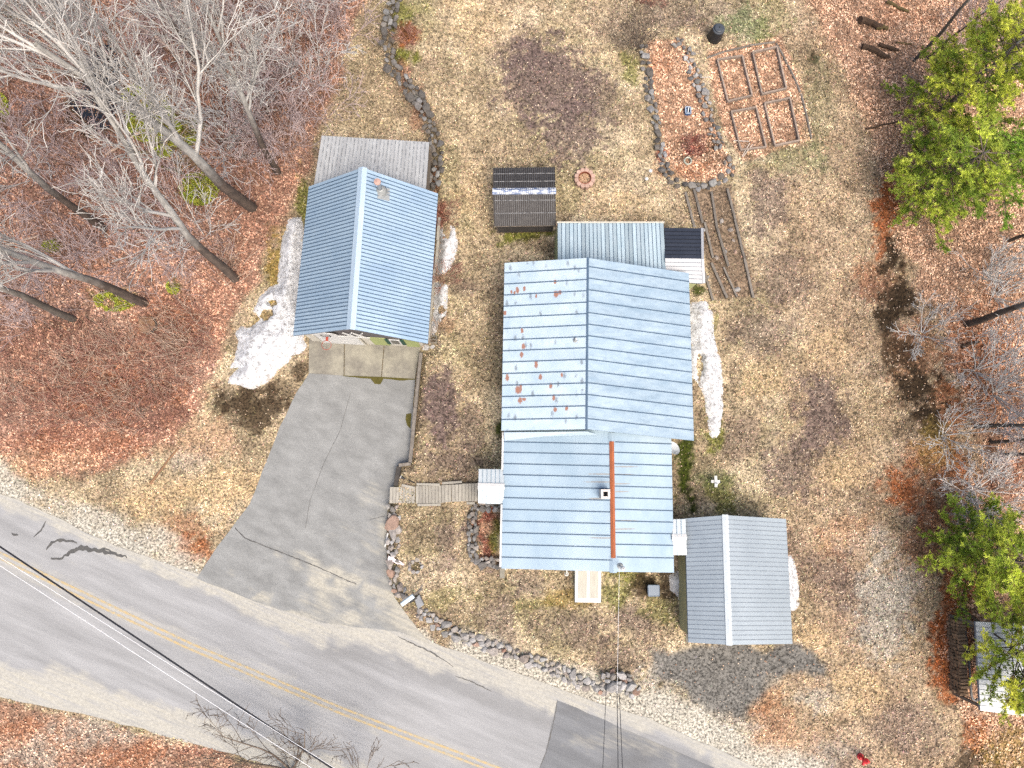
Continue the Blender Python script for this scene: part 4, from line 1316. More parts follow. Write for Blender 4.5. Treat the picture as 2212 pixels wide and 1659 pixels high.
# satellite dish on the east wall
MAT_DISH = simple('grey_dish', (.42, .45, .47), (.36, .38, .40), 4, .5)
dp = at(1452, 970, 2.2)
dish = thing('satellite_dish', 'round grey satellite dish peeking out from the wing eave', 'satellite dish', (dp.x, dp.y, 2.0))
prof = [(.0, .0), (.15, .02), (.28, .07), (.36, .12)]
dm = MB().lathe((0, 0, 0), prof, 20)
Mx = Matrix.Translation(dp) @ Matrix.Rotation(R(25), 4, 'Y') @ Matrix.Rotation(R(-25), 4, 'X')
V = [Mx @ Vector(v) for v in dm.v]
V2 = [v - Vector((0, 0, .02)) for v in V]
nV = len(V)
obj('reflector', V + V2, dm.f + [tuple(nV + i for i in q[::-1]) for q in dm.f], MAT_DISH, dish)
MB().tube([dp + Vector((0, 0, -.02)), dp + Vector((-.25, 0, -.3))], .03, 6).build('mount_arm', MAT_FLASH, dish)
MB().tube([dp + Vector((.1, -.2, .1)), dp + Vector((.15, -.1, .38))], .015, 6).build('feed_arm', MAT_FLASH, dish)
# service mast at the south edge
mp = at(1338, 1222, 3.2)
mast = thing('service_mast', 'white electric service mast at the south edge of the wing roof', 'mast', (mp.x, mp.y, 3.1))
MB().tube([(mp.x, mp.y, 2.9), (mp.x, mp.y, 4.1)], .04, 8).build('pipe', MAT_WHITE, mast)
MB().lathe((mp.x, mp.y, 4.1), [(.04, -.05), (.11, 0), (.08, .1), (.02, .14)], 10).build('weatherhead', MAT_WHITE, mast)
MB().lathe((mp.x, mp.y, 3.3), [(.18, -.06), (.12, .02), (.05, .06)], 12).build('boot', MAT_FLASH, mast)

# ---- canopies
MAT_CAN = roof_metal('white_canopy_metal', (.37, .41, .425), (.43, .465, .475), 1.5, (1, 1, 1), .45, .05, .04)
MAT_CSEAM = simple('canopy_seam', (.25, .34, .40), None, 4, .5)
def canopy(name, label, nw, ne, se, sw, zr, ze, n, capw, posts):
    wn_, en_ = Vector(nw), Vector(ne)
    ym0, ym1 = (nw[1] + sw[1]) / 2, (ne[1] + se[1]) / 2
    a, b = at(nw[0], nw[1], ze), at(ne[0], ne[1], ze)
    d, c = at(sw[0], sw[1], ze), at(se[0], se[1], ze)
    r0, r1 = at((nw[0] + sw[0]) / 2, ym0, zr), at((ne[0] + se[0]) / 2, ym1, zr)
    m_ = (r0 + r1) / 2
    t = thing(name, label, 'canopy', (m_.x, m_.y, .3))
    o = Vector((0, 0, -.035))
    q = [a, b, r1, c, d, r0]
    V = [p + o for p in q] + [p + o * 2.6 for p in q]
    rf = obj('roof', V, [(0, 1, 2, 5), (5, 2, 3, 4), (6, 11, 8, 7), (11, 10, 9, 8), (0, 6, 7, 1), (1, 7, 8, 2), (2, 8, 9, 3), (3, 9, 10, 4), (4, 10, 11, 5), (5, 11, 6, 0)], MAT_WHITE, t)
    roof_slope(rf, a, b, r0, r1, n, MAT_CAN, MAT_CSEAM, .03, .03)
    roof_slope(rf, d, c, r0, r1, n, MAT_CAN, MAT_CSEAM, .03, .03)
    ridge_cap(rf, r0, r1, capw, MAT_WHITE, .05)
    for (u, v) in posts:
        p = a.lerp(b, u).lerp(d.lerp(c, u), v)
        MB().box((p.x, p.y, (p.z + .2) / 2 - .05), (.1, .1, p.z - .2)).build('post', MAT_WHITE, t)
    return t
canopy('entry_canopy', 'small white metal gable canopy over the walkway entry', (1034, 1013), (1089, 1014), (1088, 1089), (1033, 1087), 3.0, 2.65, 6, .30, ((.07, .08), (.07, .92)))
canopy('link_canopy', 'white metal canopy linking the wing to the grey shed', (1452, 1122), (1481, 1121), (1483, 1199), (1454, 1199), 2.75, 2.55, 3, .28, ((.1, .93),))

# ---- north annex, black and grey shed roof
MAT_ANX = roof_metal('annex_galvalume', (.25, .325, .36), (.33, .40, .43), 2.0, (1.5, .5, 1), .4, .2, .42)
a0, a1 = at(1205, 482, 2.45), at(1433, 482, 2.45)
a3, a2 = at(1205, 600, 2.95), at(1440, 610, 2.75)
ac = (a0 + a2) / 2
annex = thing('house_annex', 'low annex with a corrugated silver roof behind the house', 'annex', (ac.x, ac.y, .3))
ar = obj('roof', [p - Vector((0, 0, .04)) for p in (a0, a1, a2, a3)] + [p - Vector((0, 0, .12)) for p in (a0, a1, a2, a3)],
         [(0, 1, 2, 3), (7, 6, 5, 4), (0, 4, 5, 1), (1, 5, 6, 2), (2, 6, 7, 3), (3, 7, 4, 0)], MAT_WHITE, annex)
roof_slope(ar, a0, a1, a3, a2, 27, MAT_ANX, MAT_SEAM, .028, .03)
MB().bar(a0 + Vector((-.05, .04, -.03)), a1 + Vector((.05, .04, -.03)), .07, .12).build('fascia', MAT_BEIGE, annex)
b0, b1, b2_, b3_ = a0.lerp(a3, .04), a1.lerp(a2, .04), a2, a3
for p, q in ((b0, b1), (b1, b2_), (b3_, b0)):
    ins = Vector((0, 0, -.14))
    obj('wall', [Vector((p.x, p.y, 0)), Vector((q.x, q.y, 0)), q + ins, p + ins], [(0, 1, 2, 3)], MAT_CREAM, annex)
MAT_BLKROOF = roof_metal('black_metal_roof', (.020, .024, .034), (.030, .034, .046), 1.5, (1, 1, 1), .4, .2, .1)
MAT_GRYROOF = roof_metal('light_grey_metal_roof', (.26, .27, .285), (.30, .31, .325), 1.5, (1, 1, 1), .5, .1, .05)
k0, k1 = at(1435, 492, 2.3), at(1514, 493, 2.3)
kr0, kr1 = at(1437, 558, 2.75), at(1515, 559, 2.75)
k3, k2 = at(1439, 640, 2.3), at(1518, 612, 2.45)
kc = (kr0 + kr1) / 2
shed2 = thing('corner_shed', 'small shed with one black and one grey roof slope at the house corner', 'shed', (kc.x, kc.y, .3))
k3 = at(1438, 608, 2.45)
kq = [k0, k1, kr1, k2, k3, kr0]
V = [p + Vector((0, 0, -.04)) for p in kq] + [p + Vector((0, 0, -.12)) for p in kq]
kr = obj('roof', V, [(0, 1, 2, 5), (5, 2, 3, 4), (6, 11, 8, 7), (11, 10, 9, 8), (0, 6, 7, 1), (1, 7, 8, 2), (2, 8, 9, 3), (3, 9, 10, 4), (4, 10, 11, 5), (5, 11, 6, 0)], MAT_DECK, shed2)
roof_slope(kr, k0, kr0, k1, kr1, 8, MAT_BLKROOF, MAT_SEAM_D, .025, .03)
roof_slope(kr, kr0, k3, kr1, k2, 6, MAT_GRYROOF, MAT_SEAM_G, .025, .03)
MB().bar(k1 + Vector((.06, 0, .01)), kr1 + Vector((.06, 0, .01)), .13, .05).bar(kr1 + Vector((.06, 0, .01)), k2 + Vector((.06, 0, .01)), .13, .05).build('edge_trim', MAT_GRYROOF, shed2)
q = [k0.lerp(k2, .06), k1.lerp(k3, .08), k2.lerp(k0, .06), k3.lerp(k1, .06)]
for i in range(4):
    p, r_ = q[i], q[(i + 1) % 4]
    obj('wall', [Vector((p.x, p.y, 0)), Vector((r_.x, r_.y, 0)), Vector((r_.x, r_.y, 2.25)), Vector((p.x, p.y, 2.25))], [(0, 1, 2, 3)], MAT_CREAM, shed2)

# ---- east shed
MAT_SHED = roof_metal('shed_pale_metal', (.205, .24, .265), (.255, .295, .32), .6, (1, .5, 1), .38, .2, .05)
MAT_SSEAM = simple('shed_seam', (.22, .25, .28), None, 4, .5, .2)
MAT_OLIVE = simple('olive_shed_siding', (.30, .28, .16), (.25, .23, .13), 3, .8)
sh = Gable(at(1480, 1120, 2.45), at(1698, 1121, 2.2), at(1712, 1391, 2.2), at(1487, 1388, 2.45), at(1567, 1113, 3.3), at(1576, 1393, 3.3))
sc_ = sh.P(0, .5)
eshed = thing('shed', 'grey shed with pale ribbed metal gable roof east of the house', 'shed', (sc_.x, sc_.y, .2))
sroof = gable_shell(sh, eshed, -.1, .93, .93, .04, .96, MAT_OLIVE)
roof_slope(sroof, sh.nw, sh.sw, sh.rn, sh.rs, 28, MAT_SHED, MAT_SSEAM, .02, .034)
roof_slope(sroof, sh.ne, sh.se, sh.rn, sh.rs, 28, MAT_SHED, MAT_SSEAM, .02, .034)
ridge_cap(sroof, sh.rn, sh.rs, .30, MAT_CAN, .07)
fz = .28
MB().bar(at(1478, 1205, fz), at(1482, 1385, fz), .1, .5).build('foundation', MAT_CONC, eshed)

# ---- dark woodshed on the lawn
MAT_POLY = roof_metal('smoked_corrugated_sheet', (.032, .029, .028), (.055, .051, .049), 2.2, (.6, 2, 1), .6, 0, .25, spec=.1, streak=(.6, 5, 1))
MAT_PRIB = simple('smoked_rib', (.035, .035, .04), (.12, .12, .12), 7, .5)
MAT_TARP = simple('blue_white_ridge_tape', (.45, .47, .49), (.08, .12, .22), 4, .5, stretch=(1, 3, 1), lo=.46, hi=.54)
w0, w1 = at(1065, 363, 1.9), at(1199, 361, 1.9)
wr0, wr1 = at(1065, 412, 2.75), at(1200, 411, 2.75)
w3, w2 = at(1067, 489, 1.9), at(1201, 487, 1.9)
wsc = (wr0 + wr1) / 2
wsh = thing('woodshed', 'dark corrugated plastic roofed woodshed with a white and blue ridge strip', 'woodshed', (wsc.x, wsc.y, .45))
o = Vector((0, 0, -.05))
q = [w0, w1, wr1, w2, w3, wr0]
V = [p + o for p in q] + [p + o * 2 for p in q]
wr = obj('roof', V, [(0, 1, 2, 5), (5, 2, 3, 4), (6, 11, 8, 7), (11, 10, 9, 8), (0, 6, 7, 1), (1, 7, 8, 2), (2, 8, 9, 3), (3, 9, 10, 4), (4, 10, 11, 5), (5, 11, 6, 0)], MAT_POST, wsh)
roof_slope(wr, w0, w1, wr0, wr1, 30, MAT_POLY, MAT_PRIB, .03, .035)
roof_slope(wr, w3, w2, wr0, wr1, 30, MAT_POLY, MAT_PRIB, .03, .035)
ridge_cap(wr, wr0, wr1, .34, MAT_TARP, .10)
MAT_FAST = simple('pale_fastener_row', (.20, .20, .20), (.06, .06, .06), 14, .7, lo=.45, hi=.55)
for (ea, eb, ra, rb, fr) in ((w0, w1, wr0, wr1, .28), (w0, w1, wr0, wr1, .62), (w3, w2, wr0, wr1, .36), (w3, w2, wr0, wr1, .72)):
    MB().bar(lerp(ea, ra, fr).lerp(lerp(eb, rb, fr), .01) + Vector((0, 0, .034)), lerp(eb, rb, fr) + Vector((0, 0, .034)), .035, .012).build('fastener_row', MAT_FAST, wr)
f0, f1 = at(1074, 492, 1.55), at(1196, 490, 1.55)
f3, f2 = at(1078, 503, .9), at(1193, 500, .9)
obj('front_flap', [f0, f1, f2, f3] + [p + Vector((0, .05, -.02)) for p in (f0, f1, f2, f3)], [(0, 3, 2, 1), (4, 5, 6, 7), (0, 4, 7, 3), (1, 2, 6, 5), (3, 7, 6, 2), (0, 1, 5, 4)], MAT_POLY, wsh)
for p in (w0.lerp(w2, .07), w1.lerp(w3, .07), w2.lerp(w0, .07), w3.lerp(w1, .07)):
    MB().box((p.x, p.y, (1.95 + .3) / 2), (.1, .1, 1.65)).build('post', MAT_POST, wsh)
mb = MB()
mb.bar(w3.lerp(w0, .10) + Vector((.15, 0, -.12)), w2.lerp(w1, .10) + Vector((-.15, 0, -.12)), .06, .14)
mb.build('front_beam', simple('new_lumber', (.33, .25, .18), (.22, .17, .12), 6, .8), wsh)
MAT_LOG = simple('split_firewood', (.26, .17, .10), (.14, .09, .055), 9, .9, objrand=.5, fine=.4)
for i in range(14):
    for j in range(3):
        p = w3.lerp(w2, .1 + i * .062)
        MB().tube([(p.x, p.y + .15, .55 + j * .22), (p.x + random.uniform(-.02, .02), p.y + .6, .55 + j * .22)], random.uniform(.07, .1), 6).build('log', MAT_LOG, wsh)

# ---- neighbour's shed at the east edge
MAT_NSH = roof_metal('neighbour_shed_metal', (.40, .42, .44), (.47, .49, .51), .8, (1, .5, 1), .4, .1, .04)
n0, n1 = at(2108, 1343, 2.6), at(2400, 1358, 2.6)
n3, n2 = at(2118, 1535, 2.6), at(2400, 1570, 2.6)
nc = (n0 + n2) / 2
nshed = thing('neighbour_shed', 'white metal roofed woodshed half under the pine at the right edge', 'shed', (nc.x, nc.y, 0))
q = (n0, n1, n2, n3)
nr = obj('roof', [p - Vector((0, 0, .04)) for p in q] + [p - Vector((0, 0, .14)) for p in q], [(0, 1, 2, 3), (7, 6, 5, 4), (0, 4, 5, 1), (1, 5, 6, 2), (2, 6, 7, 3), (3, 7, 4, 0)], MAT_DECK, nshed)
roof_slope(nr, n0, n3, n1, n2, 17, MAT_NSH, MAT_SSEAM, .022, .025)
for p in (n0.lerp(n2, .03), n3.lerp(n1, .03), n1.lerp(n3, .1), n2.lerp(n0, .1)):
    MB().box((p.x, p.y, 1.25), (.12, .12, 2.4)).build('post', MAT_POST, nshed)
bw0, bw1 = n1.lerp(n0, .3), n2.lerp(n3, .3)
obj('back_wall', [Vector((bw0.x, bw0.y, 0)), Vector((bw1.x, bw1.y, 0)), Vector((bw1.x, bw1.y, 2.4)), Vector((bw0.x, bw0.y, 2.4))], [(0, 1, 2, 3)], MAT_POST, nshed)
stack = thing('firewood_stack', 'stack of split firewood under the white roofed shed', 'firewood', Vector((n0.x + .4, (n0.y + n3.y) / 2, 0)))
for i in range(22):
    for j in range(6):
        p = n0.lerp(n3, .08 + i * .04)
        r_ = random.uniform(.075, .11)
        x0 = p.x + .10 + random.uniform(-.06, .06)
        MB().tube([(x0 - .12, p.y, .15 + j * .21), (x0 + .3, p.y + random.uniform(-.04, .04), .15 + j * .21)], r_, 6).build('log', MAT_LOG, stack)
# bent grey pipe rail lying along the shed front
MAT_RAIL = simple('grey_pipe', (.16, .16, .155), (.09, .09, .09), 6, .5, .3)
pts = [at(2100, 1352, 1.0), at(2090, 1347, 1.0), at(2084, 1354, 1.0), at(2086, 1372, 1.0), at(2093, 1430, 1.0), at(2098, 1500, 1.0), at(2101, 1510, 1.0), at(2108, 1514, 1.0), at(2112, 1509, 1.0)]
rail = thing('pipe_rail', 'bent grey pipe rail along the front of the white roofed shed', 'rail', (pts[4].x, pts[4].y, 0))
MB().tube(pts, .06, 8).build('rail', MAT_RAIL, rail)
for i in (2, 4, 6):
    MB().tube([(pts[i].x, pts[i].y, 0), pts[i]], .035, 6).build('post', MAT_RAIL, rail)

# ------------------------------------------------------------------ yard structures
MAT_GREYWOOD = simple('silvered_boards', (.31, .295, .25), (.215, .20, .175), 5, .85, stretch=(3, .7, 1), bmp=.2, objrand=.25, fine=.35)
MAT_OLDTIMBER = simple('old_landscape_timber', (.21, .19, .165), (.095, .082, .068), 6, .9, stretch=(3, .6, 1), bmp=.4, objrand=.35, fine=.5)
MAT_BOARD = simple('bed_board', (.30, .24, .195), (.17, .135, .11), 6, .9, bmp=.3, objrand=.3, fine=.4)

# boardwalk steps from the driveway up to the entry: platforms made of planks
walk = thing('boardwalk', 'weathered plank boardwalk stepping up from the driveway to the entry', 'boardwalk', G(935, 1067))
secs = [((842, 1052), (897, 1053), (896, 1087), (841, 1087), .47, 8), ((898, 1050), (954, 1049), (954, 1087), (898, 1088), .53, 8), ((954, 1048), (975, 1047), (975, 1084), (954, 1086), .59, 3), ((975, 1047), (998, 1046), (998, 1083), (976, 1084), .65, 3),
        ((998, 1045), (1032, 1044), (1032, 1083), (998, 1083), .71, 5), ((1032, 1042), (1052, 1041), (1052, 1082), (1032, 1083), .77, 3)]
for (p0, p1, p2, p3, z, n) in secs:
    q = [at(p[0], p[1], z) for p in (p0, p1, p2, p3)]
    for i in range(n):
        t0, t1 = i / n + .05 / n, (i + 1) / n - .05 / n
        a, b_, c, d = q[0].lerp(q[1], t0), q[0].lerp(q[1], t1), q[3].lerp(q[2], t1), q[3].lerp(q[2], t0)
        dz = Vector((0, 0, random.uniform(-.006, .006)))
        V = [v + dz for v in (d, c, b_, a)]
        V += [v - Vector((0, 0, .04)) for v in V]
        obj('plank', V, [(0, 1, 2, 3), (7, 6, 5, 4), (0, 4, 5, 1), (1, 5, 6, 2), (2, 6, 7, 3), (3, 7, 4, 0)], MAT_GREYWOOD, walk)
    mb = MB()
    mb.bar(q[0] + Vector((0, -.03, -.11)), q[1] + Vector((0, -.03, -.11)), .05, .13)
    mb.bar(q[3] + Vector((0, .03, -.11)), q[2] + Vector((0, .03, -.11)), .05, .13)
    mb.bar(q[0] + Vector((.03, 0, -.11)), q[3] + Vector((.03, 0, -.11)), .05, .13)
    mb.build('stringer', MAT_GREYWOOD, walk)
for (x0, y0, x1, y1, z) in ((900, 1046, 950, 1047, .56), (955, 1044, 998, 1041, .66), (902, 1091, 952, 1090, .54), (1008, 1087, 1026, 1087, .68), (868, 1048, 896, 1054, .52)):
    MB().bar(at(x0, y0, z), at(x1, y1, z), .12, .05).build('curb_board', MAT_GREYWOOD, walk)

# timber retaining wall along the driveway
tw = thing('timber_retaining_wall', 'stacked landscape timber retaining wall along the driveway edge', 'retaining wall', G(900, 900))
def timbers(parent, line, z0, courses, w, h, seg, m, name='timber'):
    for (p, q) in zip(line[:-1], line[1:]):
        a, b_ = Vector(p), Vector(q)
        n = max(1, round((b_ - a).length / seg))
        for c in range(courses):
            for i in range(n):
                t0, t1 = i / n + .004, (i + 1) / n - .004
                z = z0 + h * (c + .5)
                s, e = a.lerp(b_, t0), a.lerp(b_, t1)
                off = random.uniform(-.02, .02)
                MB().bar(at(s.x, s.y, z) + Vector((off, off, 0)), at(e.x, e.y, z) + Vector((off, off, 0)), w * random.uniform(.92, 1.05), h * .94).build(name, m, parent)
timbers(tw, [(910, 762), (904, 818), (898, 880), (893, 930), (886, 1000)], .02, 3, .17, .17, 60, MAT_OLDTIMBER)
timbers(tw, [(888, 1001), (862, 1005)], .02, 3, .17, .17, 40, MAT_OLDTIMBER)
MAT_BLKTIMBER = simple('dark_creosote_timber', (.05, .045, .04), (.025, .022, .02), 6, .85, bmp=.3)
timbers(tw, [(862, 1008), (855, 1049)], .02, 2, .24, .20, 60, MAT_BLKTIMBER)

# timber edging along the garage's east side, with a cinder block
edge = thing('timber_edging', 'long grey board edging along the east side of the garage', 'edging', G(935, 600))
L0 = [(949, 470), (946, 520), (940, 580), (935, 640), (929, 700), (924, 742)]
timbers(edge, L0, .36, 1, .14, .16, 60, MAT_GREYWOOD, 'board')
bl = thing('concrete_block', 'two hole concrete block beside the garage corner', 'block', G(937, 735))
c = G(937, 735, .14)
mb = MB()
for sx, sy, wx, wy in ((-.16, 0, .05, .40), (.16, 0, .05, .40), (0, -.18, .27, .04), (0, .18, .27, .04), (0, 0, .27, .04)):
    mb.box((c.x + sx, c.y + sy, c.z + .05), (wx, wy, .2))
mb.build('block', MAT_CONC, bl)

# terrace timbers
for i, (L, lb) in enumerate(((([(1480, 416), (1499, 492)]), 'leftmost short timber of the garden terraces'), ([(1498, 409), (1517, 483)], 'second timber from the left in the garden terraces'), ([(1537, 414), (1549, 494), (1573, 576)], 'long middle timber of the garden terraces'),
                             ([(1570, 408), (1587, 475), (1603, 542), (1608, 558), (1627, 643)], 'longest timber on the lawn side of the garden terraces'), ([(1521, 481), (1539, 558)], 'timber running past the black roofed shed'), ([(1536, 568), (1570, 644)], 'lower timber of the terraces near the house snow'),
                             ([(1520, 587), (1539, 650)], 'lowest timber of the terraces beside the house'), ([(1563, 577), (1592, 641)], 'thin rotten timber low in the garden terraces'))):
    m_ = L[len(L) // 2]
    t = thing('terrace_timber', lb, 'timber', G(*m_), 'garden terrace timbers')
    timbers(t, L, .42, 1, .13 if i != 7 else .09, .15, 75, MAT_OLDTIMBER)

# raised beds of the vegetable garden
def zp(x, y):
    return ((1840 + x / 3.457) * .73733, (80 + y / 3.457) * .73733)
beds = [([(895, 345), (1145, 305), (1245, 705), (1000, 765)], 'upper left board edged vegetable bed', .04), ([(1250, 270), (1495, 215), (1590, 635), (1345, 690)], 'upper right board edged vegetable bed', .04),
        ([(1035, 870), (1285, 825), (1385, 1225), (1130, 1255)], 'lower left board edged vegetable bed with an open corner', .04), ([(1370, 785), (1625, 730), (1720, 1160), (1475, 1210)], 'lower right board edged vegetable bed', .04)]
for q, lb, _ in beds:
    pts = [zp(*p) for p in q]
    cx_ = sum(p[0] for p in pts) / 4
    cy_ = sum(p[1] for p in pts) / 4
    t = thing('raised_bed', lb + ' full of leaves', 'raised bed', G(cx_, cy_), 'vegetable garden beds')
    for i in range(4):
        a, b_ = G(*pts[i], .08), G(*pts[(i + 1) % 4], .08)
        dd = (b_ - a).normalized() * (.05 if i % 2 else -.02)
        MB().bar(a + dd, b_ - dd, .085, .26).build('board', MAT_BOARD, t)
# rim of brush round the garden
t = thing('garden_edging', 'low rotted log edging round the square garden plot', 'edging', G(1600, 108))
for (a, b_) in (((1526, 126), (1565, 112)), ((1566, 112), (1618, 100)), ((1619, 99), (1672, 92)), ((1676, 95), (1700, 140)), ((1702, 142), (1728, 200)), ((1730, 204), (1752, 300))):
    MB().tube([G(*a, .04), G((a[0] + b_[0]) / 2 + 1, (a[1] + b_[1]) / 2, .05), G(*b_, .04)], .06, 6).build('log', MAT_OLDTIMBER, t)
# stakes lying in the garden
MAT_STAKE = simple('bleached_stake', (.42, .38, .33), (.30, .27, .24), 6, .8)
for i, (a, b_, lb) in enumerate(((zp(1145, 1320), zp(1220, 1190), 'upper of two bleached stakes in the lower garden bed'), (zp(1155, 1325), zp(1250, 1200), 'lower of two bleached stakes in the lower garden bed'), (zp(1060, 1160), zp(1215, 1172), 'pale stick lying across the lower left garden bed'),
                                 (zp(725, 525), zp(840, 522), 'pale stick bridging the broken stone line'))):
    MB().bar(G(*a, .16), G(*b_, .18), .035, .03).build('garden_stake', MAT_STAKE, None, label=lb, category='stake')

# ------------------------------------------------------------------ yard things
# scalloped fire pit
MAT_PAVER = simple('pinkish_paver', (.36, .25, .20), (.29, .19, .15), 6, .9, objrand=.2, bmp=.2)
MAT_TERRA = simple('rusted_fire_ring', (.20, .06, .03), (.13, .04, .022), 7, .8)
c = G(1262, 389)
pit = thing('fire_pit', 'round fire pit of scalloped pinkish pavers filled with leaves', 'fire pit', c)
for i in range(12):
    a0_, a1_ = i * math.pi / 6 + .02, (i + 1) * math.pi / 6 - .02
    am = (a0_ + a1_) / 2
    out = []
    for a, r in ((a0_, .36), (a1_, .36), (a1_, .50), (am + .16, .56), (am, .575), (am - .16, .56), (a0_, .50)):
        out.append(Vector((c.x + r * math.cos(a), c.y + r * math.sin(a), c.z + .30)))
    n_ = len(out)
    V = out + [p - Vector((0, 0, .32)) for p in out]
    obj('paver', V, [tuple(range(n_)), tuple(range(2 * n_ - 1, n_ - 1, -1))] + [(j, n_ + j, n_ + (j + 1) % n_, (j + 1) % n_) for j in range(n_)], MAT_PAVER, pit)
MB().lathe(c, [(.355, -.02), (.355, .32), (.325, .32), (.325, .10)], 24).build('fire_ring', MAT_TERRA, pit)
n = 130
rr, tt = .33 * np.sqrt(rng.random(n)), rng.uniform(0, 6.28, n)
lx, ly = c.x + rr * np.cos(tt), c.y + rr * np.sin(tt)
mb = MB()
for x_, y_ in zip(lx, ly):
    s_ = random.uniform(.04, .07)
    a_ = random.uniform(0, 6.28)
    z_ = c.z + random.uniform(.12, .18)
    mb.quad(*[(x_ + s_ * math.cos(a_ + k * 1.57), y_ + s_ * math.sin(a_ + k * 1.57), z_ + random.uniform(-.02, .02)) for k in range(4)])
mb.build('leaf_fill', simple('pale_pit_leaves', (.46, .32, .20), (.26, .14, .08), 18, .8, fine=.5), pit, kind='stuff')

# compost bin
MAT_PLAST = simple('black_plastic', (.010, .011, .013), (.016, .017, .020), 5, .45, spec=.4)
MAT_LID = simple('dark_blue_grey_lid', (.030, .037, .047), (.045, .052, .062), 8, .5)
c = G(1543, 82)
bin_ = thing('compost_bin', 'round black plastic compost bin standing on the back lawn', 'compost bin', c)
MB().lathe(c, [(.40, 0), (.395, .25), (.36, .55), (.33, .78)], 24).build('body', MAT_PLAST, bin_)
MB().lathe(c + Vector((0, 0, .78)), [(.335, -.03), (.34, .0), (.33, .04), (.27, .06), (.265, .12), (.22, .15), (.03, .16), (.0, .16)], 24).build('lid', MAT_LID, bin_)
MB().lathe(c + Vector((0, 0, .94)), [(.04, 0), (.04, .03), (0, .03)], 10).build('knob', MAT_PLAST, bin_)

# bin with flat lid by the wing
MAT_GBLUE = simple('slate_blue_lid', (.105, .135, .175), (.125, .155, .195), 3, .4)
c = G(1407, 1272)
tb = thing('utility_bin', 'square bin with slate blue lid standing in front of the wing', 'bin', c)
MB().box((c.x, c.y, c.z + .25), (.50, .46, .52)).build('body', MAT_PLAST, tb)
lid = MB()
hw, hh = .30, .285
pts = []
for cx_, cy_, a0_ in ((hw - .06, hh - .06, 0), (-hw + .06, hh - .06, 90), (-hw + .06, -hh + .06, 180), (hw - .06, -hh + .06, 270)):
    for k in range(4):
        a_ = R(a0_ + k * 30)
        pts.append((cx_ + .06 * math.cos(a_), cy_ + .06 * math.sin(a_)))
V, z0 = [], c.z + .50
for zz, sc_l in ((0, 1), (.05, 1), (.065, .93), (.05, .86)):
    V += [(c.x + x_ * sc_l, c.y + y_ * sc_l, z0 + zz) for x_, y_ in pts]
np_ = len(pts)
Fc = [(r_ * np_ + i, r_ * np_ + (i + 1) % np_, (r_ + 1) * np_ + (i + 1) % np_, (r_ + 1) * np_ + i) for r_ in range(3) for i in range(np_)] + [tuple(3 * np_ + i for i in range(np_))]
obj('lid', V, Fc, MAT_GBLUE, tb)

# cellar bulkhead
MAT_OFFW = simple('offwhite_bulkhead', (.32, .305, .265), (.24, .23, .195), 3, .6, stretch=(5, .5, 1))
p0, p1, p2, p3 = at(1243, 1224, 1.25), at(1299, 1224, 1.25), at(1298, 1302, .62), at(1242, 1301, .62)
bk = thing('cellar_bulkhead', 'off-white two leaf cellar bulkhead against the wing', 'bulkhead', G(1270, 1270))
V = [p0, p1, p2, p3] + [Vector((p.x, p.y, .3)) for p in (p0, p1, p2, p3)]
obj('frame', V, [(0, 3, 2, 1), (0, 4, 7, 3), (3, 7, 6, 2), (2, 6, 5, 1)], MAT_WHITE, bk)
nn = (p3 - p0).cross(p1 - p0).normalized()
nn = nn if nn.z > 0 else -nn
for u0, u1 in ((.07, .485), (.515, .93)):
    a, b_ = p0.lerp(p1, u0), p0.lerp(p1, u1)
    d, c_ = p3.lerp(p2, u0), p3.lerp(p2, u1)
    a, b_, c_, d = a.lerp(d, .02), b_.lerp(c_, .02), c_.lerp(b_, .05), d.lerp(a, .05)
    V = [q_ + nn * .035 for q_ in (a, b_, c_, d)] + [q_ + nn * .002 for q_ in (a, b_, c_, d)]
    lf = obj('door_leaf', V, [(0, 3, 2, 1), (0, 4, 7, 3), (3, 7, 6, 2), (2, 6, 5, 1), (1, 5, 4, 0)], MAT_WHITE, bk)
    i_ = [V[0].lerp(V[2], .09), V[1].lerp(V[3], .09), V[2].lerp(V[0], .09), V[3].lerp(V[1], .09)]
    V = [q_ + nn * .010 for q_ in i_] + [q_ - nn * .01 for q_ in i_]
    obj('door_panel', V, [(0, 3, 2, 1), (0, 4, 7, 3), (3, 7, 6, 2), (2, 6, 5, 1), (1, 5, 4, 0)], MAT_OFFW, lf)

# mailbox with newspaper tube and slab
MAT_MBOX = simple('pale_blue_mailbox', (.42, .50, .54), (.50, .57, .60), 5, .5)
MAT_SLAB = simple('grey_flagstone', (.19, .20, .21), (.145, .15, .16), 5, .85, bmp=.2)
base = G(893, 1291)
mbx = thing('mailbox', 'roadside mailbox with pale blue box on a leaning post', 'mailbox', base)
top = at(893, 1293, 1.15)
MB().bar((base.x, base.y, -.1), (top.x, top.y, 1.2), .10, .10, (0, 1, 0)).build('post', MAT_OLDTIMBER, mbx)
a, b_ = at(868, 1305, 1.2), at(898, 1283, 1.2)
d = (b_ - a).normalized()
s = Vector((-d.y, d.x, 0))
prof = [(-.11, 0), (-.11, .12), (-.075, .19), (0, .22), (.075, .19), (.11, .12), (.11, 0)]
V = [p + s * u + Vector((0, 0, w)) for p in (a, a.lerp(b_, .86)) for u, w in prof]
Fc = [(i, i + 1, 8 + i, 7 + i) for i in range(6)] + [(6, 0, 7, 13), tuple(range(6, -1, -1)), tuple(range(7, 14))]
box = obj('box', V, Fc, MAT_MBOX, mbx)
MB().bar(a.lerp(b_, .45) + s * -.16 + Vector((0, 0, .05)), a.lerp(b_, .95) + s * -.16 + Vector((0, 0, .05)), .10, .10).build('newspaper_tube', MAT_BLACK, mbx)
